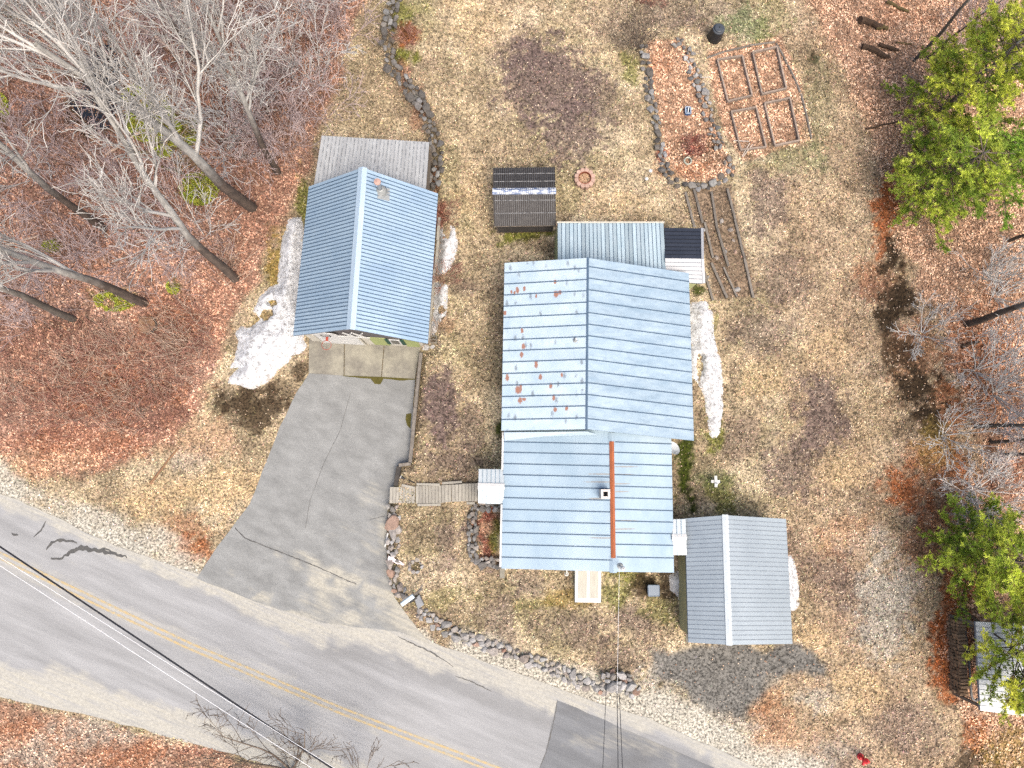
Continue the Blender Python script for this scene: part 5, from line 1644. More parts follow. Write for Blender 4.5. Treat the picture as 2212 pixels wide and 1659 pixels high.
MB().bar(a.lerp(b_, .3) + Vector((0, 0, -.04)), at(913, 1272, 1.16), .09, .07).build('arm', MAT_OLDTIMBER, mbx)
MB().bar(at(899, 1284, 1.16), at(913, 1264, 1.1), .08, .05).build('brace', MAT_OLDTIMBER, mbx)
sl = [G(897, 1292, .3), G(907, 1283, .3), G(917, 1304, .28), G(904, 1314, .25)]
obj('flat_slab', sl + [p - Vector((0, 0, .25)) for p in sl], [(0, 3, 2, 1), (0, 4, 7, 3), (3, 7, 6, 2), (2, 6, 5, 1), (1, 5, 4, 0)], MAT_SLAB, None, label='smooth grey flat slab standing beside the mailbox post', category='slab')

# white board leaning at the driveway edge
MB().bar(G(840, 1150, .25), G(833, 1180, .12), .07, .14).build('white_board', MAT_WHITE, None, label='white plastic downspout length lying at the driveway edge', category='downspout')
# fallen flag on the driveway rocks
MAT_FLAG, nt, b = new_mat('striped_flag_cloth')
g = N(nt, 'ShaderNodeTexWave', wave_type='BANDS', bands_direction='Y')
g.inputs['Scale'].default_value = 2.2
g.inputs['Distortion'].default_value = 2.0
link(nt, pos(nt, (1, 1, 1), (0, 0, R(-20))), g.inputs['Vector'])
link(nt, ramp(nt, g.outputs['Fac'], [(.35, (.62, .58, .60)), (.5, (.34, .07, .09)), (.75, (.60, .57, .60))]), b.inputs['Base Color'])
b.inputs['Roughness'].default_value = .9
V, Fc = [], []
for i in range(10):
    for j in range(5):
        p = at(838 + i * 3.8 + 1.5 * math.sin(j * 2), 1206 + i * 1.6 + (j - 2) * (3.2 - .18 * i) + 1.2 * math.sin(i * 1.7), .58)
        V.append((p.x, p.y, .52 + .05 * math.sin(i * 1.9 + j * 2.3) - .006 * i))
for i in range(9):
    for j in range(4):
        k = i * 5 + j
        Fc.append((k, k + 1, k + 6, k + 5))
obj('fallen_flag', V, Fc, MAT_FLAG, None, smooth=True, label='crumpled red and white striped flag draped over the driveway rocks', category='flag')
# white cross shaped post cap
c = G(1546, 1043)
cr = thing('cross_post', 'white wooden cross shaped frame standing in the side lawn', 'frame', c)
MB().box((c.x, c.y, c.z + .15), (.09, .09, .5)).build('post', MAT_WHITE, cr)
c2 = at(1545.5, 1040, c.z + .42)
MB().box((c2.x, c2.y, c2.z), (.46, .145, .06)).build('arm', MAT_WHITE, cr)
MB().box((c2.x, c2.y, c2.z + .055), (.145, .58, .05)).build('arm', MAT_WHITE, cr)
MB().lathe((c2.x + .01, c2.y - .12, c2.z + .08), [(.07, 0), (.07, .03), (.03, .035)], 12).build('bracket', MAT_STEEL, cr)
# fire hydrant
MAT_HYD = simple('red_hydrant_paint', (.52, .03, .035), (.42, .02, .025), 7, .5)
c = G(1858, 1634)
hy = thing('fire_hydrant', 'red fire hydrant near the road at the bottom edge', 'hydrant', c)
MB().lathe(c, [(.16, -.05), (.16, .04), (.11, .06), (.10, .52), (.14, .54), (.14, .58), (.10, .64), (.05, .70), (.03, .74), (0, .74)], 16).build('barrel', MAT_HYD, hy)
for dx, dy, r_ in ((.24, -.1, .06), (-.1, -.24, .07), (-.24, .1, .06)):
    MB().tube([(c.x, c.y, c.z + .42), (c.x + dx, c.y + dy, c.z + .42)], r_, 10).build('nozzle', MAT_HYD, hy)
# blue basket in the long bed
MAT_BLUE = simple('blue_plastic', (.035, .09, .20), (.028, .07, .16), 5, .5)
c = G(1484, 243)
bs = thing('basket', 'small blue plastic basket left in the long garden bed', 'basket', c)
mb = MB()
for sx, sy, wx, wy in ((-.14, 0, .025, .38), (.14, 0, .025, .38), (0, -.18, .28, .025), (0, .18, .28, .025)):
    mb.box((c.x + sx, c.y + sy, c.z + .13), (wx, wy, .24))
mb.box((c.x, c.y, c.z + .03), (.27, .35, .02))
mb.build('tub', MAT_BLUE, bs)
mb = MB()
for sx, sy, wx, wy in ((-.14, 0, .05, .42), (.14, 0, .05, .42), (0, -.19, .30, .05), (0, .19, .30, .05)):
    mb.box((c.x + sx, c.y + sy, c.z + .26), (wx, wy, .02))
mb.build('rim', simple('pale_blue_rim', (.30, .38, .48), None, 5, .5), bs)
MB().bar((c.x - .03, c.y - .17, c.z + .30), (c.x + .03, c.y + .17, c.z + .30), .05, .02).build('handle', MAT_WHITE, bs)
# pale hose coil in the bed
c = G(1485, 349)
MB().tube([c + Vector((.22 * math.cos(a * .35) * (1 - a * .006), .2 * math.sin(a * .35), .05 + a * .002)) for a in range(44)], .028, 6).build('hose_coil', simple('pale_green_hose', (.38, .41, .34), None, 5, .5), None, label='small pale coil of garden hose among the bed leaves', category='hose')
# solar path lights
for i, (px, py, lb) in enumerate(((1401, 380, 'upright white headed solar light by the curved stone border'), (1388, 395, 'tilted solar light nearer the fire pit'))):
    c = G(px, py)
    t = thing('solar_light', lb, 'garden light', c, 'solar lights on the back lawn')
    e = c + Vector((.03, .12, .38)) if i == 0 else c + Vector((.16, .10, .30))
    MB().tube([c - Vector((0, 0, .05)), e], .015, 6).build('stake', MAT_BLACK, t)
    MB().lathe(e, [(.04, -.08), (.09, -.02), (.10, .02), (.06, .05), (0, .05)], 12).build('head', MAT_WHITE, t)
# spotlight beside the boardwalk
c = G(878, 1035)
t = thing('yard_spotlight', 'small black spotlight with white face beside the boardwalk', 'spotlight', c)
MB().tube([c, c + Vector((0, 0, .25))], .02, 6).build('stake', MAT_BLACK, t)
MB().tube([c + Vector((-.05, .02, .3)), c + Vector((-.25, .12, .34))], [.05, .08], 10).build('head', MAT_BLACK, t)
MB().tube([c + Vector((-.24, .12, .345)), c + Vector((-.26, .13, .35))], .09, 10).build('lens', MAT_WHITE, t)
MB().tube([c + Vector((.1, -.05, .04)), c + Vector((.45, -.2, .03))], .025, 6).build('cable', MAT_BLACK, t)
# concrete splash block and downspout
c = G(1085, 1237)
MB().box((c.x, c.y, c.z + .06), (.24, .52, .12)).build('splash_block', MAT_CONC, None, label='tan concrete splash block at the wing corner', category='block')
e = wg.P(-1, 1)
MB().bar((e.x + .2, e.y - .05, 2.6), (e.x + .22, e.y - .05, .5), .07, .09, (0, 1, 0)).build('downspout', MAT_WHITE, wing)
c = G(1224, 1238)
t = thing('spigot_light', 'small white floodlight on the wing front wall', 'light', (c.x, c.y, 1.6))
q = at(1224, 1240, 2.0)
MB().lathe(q, [(.05, .10), (.06, .02), (.11, -.04), (.10, -.06)], 10).build('shade', MAT_WHITE, t)
MB().bar(q + Vector((0, .2, .1)), q + Vector((0, 0, .1)), .05, .05).build('arm', MAT_WHITE, t)
# tree stump in the western brush
MAT_STUMP = simple('stump_wood', (.25, .14, .075), (.15, .085, .05), 9, .9, bmp=.4, fine=.4)
c = G(321, 703)
t = thing('tree_stump', 'broad flat sawn stump among the reddish brush', 'stump', c)
MB().lathe(c, [(.52, -.1), (.46, .10), (.44, .22)], 20, .05, 5).build('bark', MAT_OLDTIMBER, t)
MB().lathe(c, [(.44, .221), (.3, .225), (.0, .226)], 20, .05, 5).build('cut_face', MAT_STUMP, t)
# grindstone-like round stone left of the stump kept out: nothing there

# fallen logs
MAT_DEADLOG = simple('rotten_log', (.085, .05, .03), (.045, .03, .02), 7, .95, bmp=.5, fine=.5)
MAT_PALELOG = simple('barkless_log', (.42, .32, .25), (.33, .24, .18), 5, .85, stretch=(2, 2, 1), bmp=.3)
MAT_MOSSLOG = simple('mossy_log', (.10, .075, .03), (.06, .045, .02), 7, .95, bmp=.5)
for (px0, py0, px1, py1, r_, m_, lb) in ((1855, 48, 1900, 58, .20, MAT_DEADLOG, 'thick dark rotten log chunk under the eastern trees'), (1862, 100, 1918, 128, .17, MAT_DEADLOG, 'long dark rotten log under the eastern trees'), (1896, 97, 1938, 112, .12, MAT_DEADLOG, 'thin dark log crossing the long rotten one'),
                                         (1893, 60, 1915, 62, .14, MAT_MOSSLOG, 'short mossy log end beside the thick chunk'), (278, 36, 462, 180, .16, MAT_PALELOG, 'pale barkless fallen trunk behind the big grey tree'), (232, 335, 330, 270, .09, MAT_PALELOG, 'grey fallen branch beside the dark pool'),
                                         (280, 335, 400, 318, .10, MAT_MOSSLOG, 'mossy brown fallen log by the green ground plants'), (350, 362, 425, 385, .10, MAT_MOSSLOG, 'moss covered log on the orange leaves'), (325, 1045, 385, 968, .06, MAT_STUMP, 'rotten branch lying on the verge above the road'),
                                         (1915, 5, 1960, 28, .10, MAT_MOSSLOG, 'mossy log near the top edge of the eastern woods'), (1935, 93, 1968, 96, .05, MAT_MOSSLOG, 'short straight stick by the leaning trunks'), (0, 535, 85, 510, .08, MAT_PALELOG, 'grey fallen branch at the left edge'),
                                         (1870, 280, 1942, 262, .06, MAT_DEADLOG, 'dark fallen branch beside the lower pine'), (2075, 750, 2110, 738, .10, MAT_DEADLOG, 'short dark log on the eastern leaves'), (10, 850, 40, 842, .05, MAT_PALELOG, 'pale stick in the brush at the left edge')):
    a, b_ = G(px0, py0, r_ * .8), G(px1, py1, r_ * .8)
    k = 6
    pts = [a.lerp(b_, i / k) + Vector((random.uniform(-.5, .5) * r_, random.uniform(-.5, .5) * r_, random.uniform(-.2, .3) * r_)) for i in range(k + 1)]
    MB().tube(pts, [r_ * (1.05 - .35 * i / k) * random.uniform(.85, 1.1) for i in range(k + 1)], 9).build('fallen_log', m_, None, label=lb, category='log')

# ------------------------------------------------------------------ old snow
def snow_mat():
    m, nt, b = new_mat('old_dirty_snow')
    v = pos(nt)
    f = noise(nt, v, 5, 6, .75)
    col = ramp(nt, f, [(.36, (.18, .18, .18)), (.48, (.40, .41, .42)), (.62, (.54, .555, .57))])
    f2 = noise(nt, v, 17, 4, .8)
    col = mix(nt, ramp(nt, f2, [(.53, 0.0), (.62, .8)]), col, (.13, .11, .09))
    a = N(nt, 'ShaderNodeAttribute', attribute_name='w')
    sp = N(nt, 'ShaderNodeSeparateColor')
    link(nt, a.outputs['Color'], sp.inputs[0])
    col = mix(nt, sp.outputs[0], col, mix(nt, .5, col, (.24, .20, .155)))
    link(nt, col, b.inputs['Base Color'])
    b.inputs['Roughness'].default_value = .65
    b.inputs['Subsurface Weight'].default_value = .0
    bump(nt, b, f2, .5, .04)
    return m
MAT_SNOW = snow_mat()

def snow(outline, hgt, label, seed, dirt=lambda px, py: 0 * px, holes=(), amp=.13):
    ol = resample(W2(outline), .16, .09, seed, True)
    v, f = fill(ol, .16)
    d = np.maximum(poly_dist(v[:, 0], v[:, 1], ol), 0)
    px, py = sheet(v[:, 0], v[:, 1])
    hb = hgt * sstep(0, .9, d) + .05 * sstep(0, .12, d)
    hb += amp * (vnoise(v[:, 0], v[:, 1], 2.4, seed, 4) - .5) * sstep(0, .3, d) * 2
    hole = np.zeros(len(v))
    for (hx, hy, rx, ry) in holes:
        hole = np.maximum(hole, sstep(1.3, .7, np.hypot((px - hx) / rx, (py - hy) / ry) + (vnoise(v[:, 0], v[:, 1], 3, seed + 5, 3) - .5)))
    z = height(v[:, 0], v[:, 1]) - .04 + hb * (1 - hole) - .25 * hole
    w = np.stack([np.clip(dirt(px, py) + sstep(.25, .0, d) * .5, 0, 1)] * 3, 1)
    V = np.column_stack([v, z])
    cyc = [t_ if (v[t_[1]] - v[t_[0]])[0] * (v[t_[2]] - v[t_[0]])[1] - (v[t_[1]] - v[t_[0]])[1] * (v[t_[2]] - v[t_[0]])[0] > 0 else t_[::-1] for t_ in f]
    obj('snow_bank', V, cyc, MAT_SNOW, None, cols={'w': w}, smooth=True, label=label, category='snow', group='old snow banks')

snow([(622, 466), (655, 466), (660, 520), (660, 600), (658, 690), (660, 735), (666, 748), (652, 766), (632, 770), (622, 785), (600, 805), (575, 830), (548, 842), (520, 836), (488, 832), (492, 815), (510, 795), (488, 800), (505, 770), (512, 740), (505, 716), (520, 700),
      (545, 704), (560, 690), (545, 672), (560, 640), (580, 620), (596, 612), (600, 560), (608, 510)], .5, 'large dirty white snow bank along the west side of the garage', 41,
     lambda px, py: sstep(800, 850, py + (px - 560) * .5) * .9, ((578, 680, 12, 14), (590, 655, 8, 10)), .17)
snow([(950, 490), (962, 494), (967, 512), (972, 490), (986, 496), (993, 530), (988, 562), (974, 592), (960, 602), (944, 600), (942, 560)], .34, 'snow patch with a dark twig gap beside the upper garage wall', 42, holes=((966, 508, 3, 14),))
snow([(938, 603), (952, 608), (972, 622), (970, 660), (966, 690), (952, 704), (940, 730), (926, 732), (930, 690), (934, 650)], .28, 'thin snow strip beside the lower garage wall', 43, holes=((956, 672, 3, 14),))
snow([(1480, 655), (1522, 652), (1536, 680), (1540, 740), (1552, 775), (1559, 820), (1558, 890), (1553, 935), (1540, 957), (1526, 945), (1518, 900), (1512, 850), (1500, 830), (1480, 815)], .32, 'long white snow bank beside the east wall of the house', 44, holes=((1506, 790, 6, 24), (1508, 880, 5, 20)))
snow([(1436, 1240), (1462, 1225), (1468, 1180), (1478, 1182), (1478, 1260), (1472, 1290), (1466, 1306), (1456, 1290), (1440, 1275)], .22, 'grey slushy snow between the wing and the grey shed', 45, lambda px, py: 0 * px + .55)
snow([(1660, 1185), (1704, 1195), (1716, 1230), (1722, 1270), (1720, 1310), (1708, 1318), (1660, 1320)], .42, 'narrow snow ridge along the east side of the grey shed', 46)

# ------------------------------------------------------------------ overhead wires
MAT_WIRE = simple('black_cable', (.010, .012, .018), None, 5, .6)
MAT_WIREW = simple('bright_aluminium_wire', (.75, .76, .77), (.7, .7, .7), 5, .5, .0)
def wire(a, b_, za, zb, r_, m_, label, sag=.25, name='overhead_wire', sides=5):
    A, B_ = at(*a, za), at(*b_, zb)
    pts = [A.lerp(B_, i / 24) - Vector((0, 0, sag * 4 * (i / 24) * (1 - i / 24))) for i in range(25)]
    MB().tube(pts, r_, sides).build(name, m_, None, label=label, category='wire')
wire((-60, 1141), (800, 1715), 7.0, 7.0,   .036, MAT_WIRE, 'thick black bundled cable crossing above the road', 0)
wire((-60, 1166), (800, 1708), 8.5, 8.5, .008, MAT_WIREW, 'thin bright wire just below the black cable', 0)
wire((-60, 1183), (770, 1722), 9.5, 9.5, .008, MAT_WIREW, 'lowest thin bright wire over the road', 0)
wire((1338, 1224), (1333, 1500), 3.9, 4.4, .006, MAT_WIREW, 'pale service drop wire running from the mast over the lawn', 0, 'service_wire')
wire((1333, 1498), (1336, 1710), 4.4, 4.9, .018, MAT_WIRE, 'middle dark service wire above the dark asphalt patch', 0, 'service_wire')
wire((1310, 1480), (1300, 1710), 4.6, 5.2, .014, MAT_WIRE, 'left thin service wire above the dark asphalt patch', 0, 'service_wire')
wire((1338, 1500), (1347, 1710), 4.4, 4.9, .016, MAT_WIRE, 'right twisted service wire above the dark asphalt patch', 0, 'service_wire')

# ------------------------------------------------------------------ bare trees and shrubs
class Twigs:
    def __init__(s):
        s.v, s.f, s.n = [], [], 0
    def tube(s, P, rad, sides):
        """P k x 3, rad k"""
        k = len(P)
        D = np.gradient(P, axis=0)
        D /= np.linalg.norm(D, axis=1, keepdims=True) + 1e-9
        ref = np.array((.31, .42, .85)) if abs(D[0, 2]) < .9 else np.array((1., .2, 0))
        U = np.cross(D, ref)
        U /= np.linalg.norm(U, axis=1, keepdims=True) + 1e-9
        Wv = np.cross(D, U)
        a = np.arange(sides) * (2 * math.pi / sides)
        ring = (U[:, None] * np.cos(a)[None, :, None] + Wv[:, None] * np.sin(a)[None, :, None]) * np.asarray(rad)[:, None, None] + P[:, None]
        s.v.append(ring.reshape(-1, 3))
        i = (np.arange(k - 1)[:, None] * sides + np.arange(sides)[None])
        j = (np.arange(k - 1)[:, None] * sides + (np.arange(sides)[None] + 1) % sides)
        s.f.append((np.stack([i, j, j + sides, i + sides], -1).reshape(-1, 4)) + s.n)
        s.n += k * sides
    def build(s, name, m, parent):
        return obj(name, np.concatenate(s.v), np.concatenate(s.f), m, parent, smooth=True)

def unit(v):
    return v / (np.linalg.norm(v) + 1e-9)

def grow(tw, rg, p, d, length, r0, level, cfg, trunk=None):
    """one branch and its children; cfg: per level (segments, wobble, up, n children, child length ratio, child angle, first child at)"""
    segs, wob, up, nch, lr, ang, first = cfg[level]
    P = [p]
    step = length / segs
    for i in range(segs):
        d = unit(d + rg.normal(0, wob, 3) + np.array((0, 0, up)))
        P.append(P[-1] + d * step)
    P = np.array(P)
    tip = .25 if level < len(cfg) - 1 else .45
    rad = np.maximum(r0 * (1 - (1 - tip) * np.linspace(0, 1, segs + 1)), cfg_min[0])
    (trunk if (trunk is not None and level == 0) else tw).tube(P, rad, 8 if level == 0 else (5 if level == 1 else 3))
    if level + 1 >= len(cfg):
        return
    n = nch if level else nch
    n = max(1, int(round(n * rg.uniform(.8, 1.25))))
    for k in range(n):
        t = first + (1 - first) * ((k + rg.uniform(.1, .9)) / n)
        f = t * segs
        i = min(segs - 1, int(f))
        q = P[i] + (P[i + 1] - P[i]) * (f - i)
        dd = unit(P[i + 1] - P[i])
        ax = unit(np.cross(dd, rg.normal(0, 1, 3)))
        a = ang * rg.uniform(.65, 1.3)
        nd = unit(dd * math.cos(a) + ax * math.sin(a))
        ln = length * lr * rg.uniform(.7, 1.25) * (1.15 - .5 * t)
        rr = min(r0 * (1 - .7 * t) * .70, r0 * .52) if level else min(r0 * (1 - .65 * t) * .55, r0 * .36)
        grow(tw, rg, q, nd, ln, max(rr, cfg_min[0]), level + 1, cfg, trunk)

cfg_min = [.009]
BARKS = {}
def bark(name, c1, c2, scale=6, bmp=.4, streak=(1, 1, .3)):
    return simple(name, c1, c2, scale, .9, bmp=bmp, stretch=streak, lo=.38, hi=.62)
def trunk_bark(name, lo1, lo2, hi1, hi2):
    m, nt, b = new_mat(name)
    f = noise(nt, pos(nt, (1, 1, .35)), 5, 6, .7)
    low = ramp(nt, f, [(.38, lo1), (.62, lo2)])
    high = ramp(nt, f, [(.36, hi1), (.64, hi2)])
    g = N(nt, 'ShaderNodeNewGeometry')
    sp = N(nt, 'ShaderNodeSeparateXYZ')
    link(nt, g.outputs['Position'], sp.inputs[0])
    wob = math_(nt, 'MULTIPLY_ADD', noise(nt, pos(nt), 1.5, 4), 3.0)
    link(nt, sp.outputs[2], wob.node.inputs[2])
    mr = N(nt, 'ShaderNodeMapRange')
    mr.inputs['From Min'].default_value = 5.5
    mr.inputs['From Max'].default_value = 8.5
    link(nt, wob, mr.inputs['Value'])
    link(nt, mix(nt, mr.outputs[0], low, high), b.inputs['Base Color'])
    b.inputs['Roughness'].default_value = .9
    bump(nt, b, f, .5, .03)
    return m
# old furrowed bark below, smooth lichen grey bark above
BK_TRUNK = trunk_bark('furrowed_to_smooth_bark', (.085, .062, .048), (.038, .028, .022), (.37, .36, .335), (.20, .19, .175))
BK_DARK = trunk_bark('dark_bark', (.10, .085, .07), (.05, .042, .035), (.34, .32, .29), (.18, .165, .15))
BK_PALE = bark('pale_grey_twig', (.47, .455, .43), (.34, .325, .305), 3)
BK_PINK = bark('pinkish_grey_twig', (.40, .325, .31), (.28, .21, .20), 3)
BK_RED = bark('reddish_bramble', (.32, .165, .125), (.20, .095, .07), 3)
BK_TAN = bark('tan_dead_cane', (.44, .34, .265), (.31, .23, .17), 3)
BK_WHITE = bark('white_birch_twig', (.56, .53, .50), (.42, .39, .37), 3)
BK_BROWN = bark('brown_shrub_twig', (.14, .11, .085), (.085, .065, .05), 3)

def bare_tree(px, py, hgt, r0, seed, label, lean=(0, 0), limbs=7, mt=BK_TRUNK, mc=BK_PALE, cfg=None, first=.42, mind=.014, name='bare_tree', cat='tree', group='leafless woodland trees', dens=1.0):
    base = G(px, py, -.1)
    rg = np.random.default_rng(seed)
    t = thing(name, label, cat, base, group)
    tr, tw = Twigs(), Twigs()
    cfg_min[0] = mind
    c = cfg or [(9, .05, .03, limbs, .50, .46, first), (7, .08, .10, 9 * dens, .45, .46, .15), (5, .11, .09, 6 * dens, .55, .48, .12), (4, .14, .06, 2.0 * dens, .6, .5, .2), (3, .2, .0, 0, 0, 0, 0)]
    d0 = unit(np.array((lean[0], lean[1], 1.0)))
    grow(tw, rg, np.array(base), d0, hgt, r0, 0, c, tr)
    tr.build('trunk', mt, t)
    tw.build('crown', mc, t)
    return t

bare_tree(545, 448, 16.5, .30, 101, 'tallest leafless grey tree rooted just west of the garage', (-.05, .03), 9, first=.36)
bare_tree(508, 603, 16.0, .24, 102, 'leafless tree rooted beside the garage snow bank, leaning over the woods', (-.04, .0), 9, first=.33)
bare_tree(312, 655, 14.5, .25, 103, 'forked leafless tree rooted above the green ground plants', (-.02, .02), 8, first=.34)
bare_tree(600, 372, 13.0, .20, 104, 'leafless tree with a spreading twiggy crown north of the garage', (.0, .03), 9, first=.34)
bare_tree(225, 495, 14.0, .21, 105, 'grey leafless tree standing behind the two largest trunks', (-.02, .02), 8, first=.4)
bare_tree(160, 690, 13.0, .20, 106, 'dark trunked leafless tree at the left edge', (-.02, .0), 8, BK_DARK, first=.4)
bare_tree(440, 150, 12.0, .15, 107, 'slim leafless tree at the top of the western woods', (.02, .02), 8, first=.35)
bare_tree(2088, 700, 11.0, .19, 121, 'thick grey leafless trunk reaching over the right edge', (.02, .0), 7, BK_TRUNK, first=.45)
bare_tree(2108, 922, 9.0, .12, 122, 'leafless tree leaning off the right edge below the thick trunk', (.04, .02), 8, BK_DARK, first=.25)
bare_tree(2140, 955, 9.0, .10, 123, 'lower leafless tree of the pair at the right edge', (.05, .0), 7, BK_DARK, first=.3)
bare_tree(2160, 980, 8.0, .09, 128, 'leafless tree behind the white birch at the right edge', (.05, .0), 7, BK_DARK, first=.3)
bare_tree(1975, 130, 12.0, .11, 124, 'dark slim trunk leaning to the top right beside the rotten logs', (.05, .04), 5, BK_DARK, first=.5, dens=.7)
bare_tree(2005, 125, 9.0, .07, 125, 'second thin dark trunk beside the slim leaning one', (.06, .05), 4, BK_DARK, first=.5, dens=.6)
bare_tree(2040, 238, 10.0, .12, 126, 'leafless tree with pale twigs above the upper pine', (.04, .05), 6, BK_DARK, first=.35)
bare_tree(2180, 520, 8.0, .10, 127, 'leafless tree with pale twigs below the pines', (.0, .02), 7, BK_DARK, first=.25)

SHRUB = [(5, .08, .05, 5, .6, .55, .12), (5, .12, .05, 4, .5, .6, .15), (4, .15, .03, 2, .55, .65, .2), (3, .2, .0, 0, 0, 0, 0)]
def shrub(px, py, hgt, r0, seed, label, stems=6, spread=.6, m=BK_PINK, cfg=SHRUB, mind=.012, name='bare_shrub', cat='shrub', group=None, bias=(0, 0)):
    base = G(px, py, -.05)
    rg = np.random.default_rng(seed)
    t = thing(name, label, cat, base, group)
    tw = Twigs()
    cfg_min[0] = mind
    for s in range(stems):
        a = s * 6.283 / stems + rg.uniform(-.4, .4)
        d = unit(np.array((math.cos(a) * spread + bias[0], math.sin(a) * spread + bias[1], 1.0)))
        grow(tw, rg, np.array(base) + np.array((math.cos(a), math.sin(a), 0)) * .08, d, hgt * rg.uniform(.7, 1.1), r0, 0, cfg)
    tw.build('branches', m, t)
    return t

shrub(1372, 105, 2.2, .022, 201, 'bare brown multi stemmed shrub at the head of the long garden bed', 8, .75, BK_BROWN, mind=.010, bias=(.1, .25))
WT = [(6, .08, .02, 8, .6, .6, .2), (5, .12, .02, 6, .5, .6, .15), (4, .15, .0, 4, .5, .6, .2), (3, .2, 0, 0, 0, 0, 0)]
shrub(2105, 1058, 2.6, .045, 202, 'small white barked bare tree spreading low at the right edge', 8, 1.1, BK_WHITE, WT, .012, 'bare_tree', 'tree')
shrub(1992, 722, 2.4, .03, 203, 'pale twiggy bush at the eastern lawn edge', 6, 1.0, BK_PALE, mind=.012, bias=(-.4, .2))
shrub(2040, 940, 3.0, .03, 204, 'low pale twiggy bush below the dark wet patch', 6, .9, BK_PALE)
shrub(2150, 850, 4.2, .04, 205, 'large pale twiggy bush between the right edge trunks', 10, .9, BK_PALE)
shrub(2110, 800, 3.4, .035, 217, 'pale twiggy bush left of the large one at the right edge', 8, .9, BK_PALE)
shrub(2175, 930, 3.4, .035, 218, 'pale twiggy bush behind the pair of leaning trunks', 8, .9, BK_PINK)
shrub(2150, 640, 3.4, .035, 219, 'tangled grey bush against the thick grey trunk', 8, .9, BK_PALE)
shrub(2130, 600, 3.0, .03, 206, 'pale twiggy bush above the thick grey trunk', 7, .9, BK_PALE)
shrub(2080, 120, 3.5, .03, 207, 'pale twiggy thicket at the top right corner', 8, .8, BK_PINK)
shrub(2150, 60, 3.5, .03, 208, 'pinkish twiggy thicket in the top right corner', 8, .8, BK_PINK)
shrub(960, 470, 1.2, .014, 209, 'small reddish bare shrub by the garage north east corner', 7, .8, BK_RED, mind=.006)
shrub(963, 600, 1.2, .012, 210, 'low red brown tangle growing through the garage snow', 8, 1.2, BK_RED, mind=.006)
shrub(944, 722, .9, .010, 211, 'small tan dead shrub beside the concrete block', 7, 1.4, BK_TAN, mind=.006)
shrub(885, 88, .9, .012, 212, 'round dead reddish bush on the lawn beside the old wall', 10, 1.0, BK_RED, mind=.006)
shrub(1500, 318, .8, .010, 213, 'red twigged low shrub in the long garden bed', 10, 1.1, BK_RED, mind=.006)
shrub(1405, 2, .9, .012, 214, 'reddish low bush at the top edge of the lawn', 9, 1.1, BK_RED, mind=.006)
# small tree on the far verge reaching over the road
VT = [(6, .10, .03, 5, .55, .6, .25), (5, .13, .06, 4, .55, .6, .2), (4, .16, .06, 3, .5, .6, .2), (3, .2, .05, 0, 0, 0, 0)]
shrub(625, 1668, 5.2, .055, 215, 'dark bare roadside tree reaching over the near lane', 7, .7, BK_BROWN, VT, .011, 'bare_tree', 'tree', bias=(-.05, .45))
shrub(740, 1700, 4.2, .045, 216, 'second dark bare roadside tree at the bottom edge', 5, .75, BK_BROWN, VT, .012, 'bare_tree', 'tree', bias=(.1, .3))

rnd = random.Random(5)
wood = [(60, 700), (95, 620), (30, 560), (170, 560), (260, 560), (330, 520), (400, 540), (450, 500), (380, 440), (290, 420), (220, 400), (140, 430), (60, 400), (40, 300), (110, 320), (120, 210), (60, 150), (150, 90), (250, 60), (340, 90), (420, 60), (500, 60), (560, 40),
        (620, 80), (660, 30), (700, 80), (640, 160), (580, 190), (520, 150), (470, 230), (540, 290), (600, 270), (650, 230), (690, 170), (630, 330), (560, 340), (480, 330), (730, 20), (760, 90), (710, 240), (300, 140), (380, 170), (80, 60), (20, 180)]
for i, (px, py) in enumerate(wood):
    shrub(px + rnd.uniform(-15, 15), py + rnd.uniform(-15, 15), rnd.uniform(2.4, 4.2), .028, 300 + i, 'thin pinkish grey leafless sapling in the western woods undergrowth', rnd.choice((3, 4, 5)), .7, BK_PINK if rnd.random() < .75 else BK_PALE,
          name='sapling', cat='sapling', group='saplings in the western woods', mind=.013)

def brush(name, label, pts, m, seed, zlo=.0, zhi=.5, ln=(.5, 1.6), r_=(.008, .016)):
    """low tangle of canes, too many to count"""
    rg = np.random.default_rng(seed)
    tw = Twigs()
    for (px, py, rx, ry, n, ang, tilt) in pts:
        for k in range(n):
            a, rr = rg.uniform(0, 6.28), math.sqrt(rg.random())
            b_ = at(px + rx * rr * math.cos(a), py + ry * rr * math.sin(a), .1)
            d = unit(np.array((math.cos(ang + rg.normal(0, .7)), math.sin(ang + rg.normal(0, .7)), tilt * rg.uniform(.3, 1.2))))
            L = rg.uniform(*ln)
            p = np.array((b_.x, b_.y, H1(b_.x, b_.y) + rg.uniform(zlo, zhi)))
            P = [p]
            for i in range(3):
                d = unit(d + rg.normal(0, .18, 3) - np.array((0, 0, .12)))
                P.append(P[-1] + d * L / 3)
            P = np.array(P)
            r0 = rg.uniform(*r_)
            tw.tube(P, np.array((r0, r0 * .9, r0 * .75, r0 * .5)), 3)
            if rg.random() < .6:
                q = P[1]
                dd = unit(d + rg.normal(0, .6, 3))
                tw.tube(np.array([q, q + dd * L * .3, q + unit(dd + rg.normal(0, .3, 3)) * L * .55]), np.array((r0 * .7, r0 * .6, r0 * .4)), 3)
    o = obj(name, np.concatenate(tw.v), np.concatenate(tw.f), m, None, smooth=True, kind='stuff', label=label, category='brush')
    return o

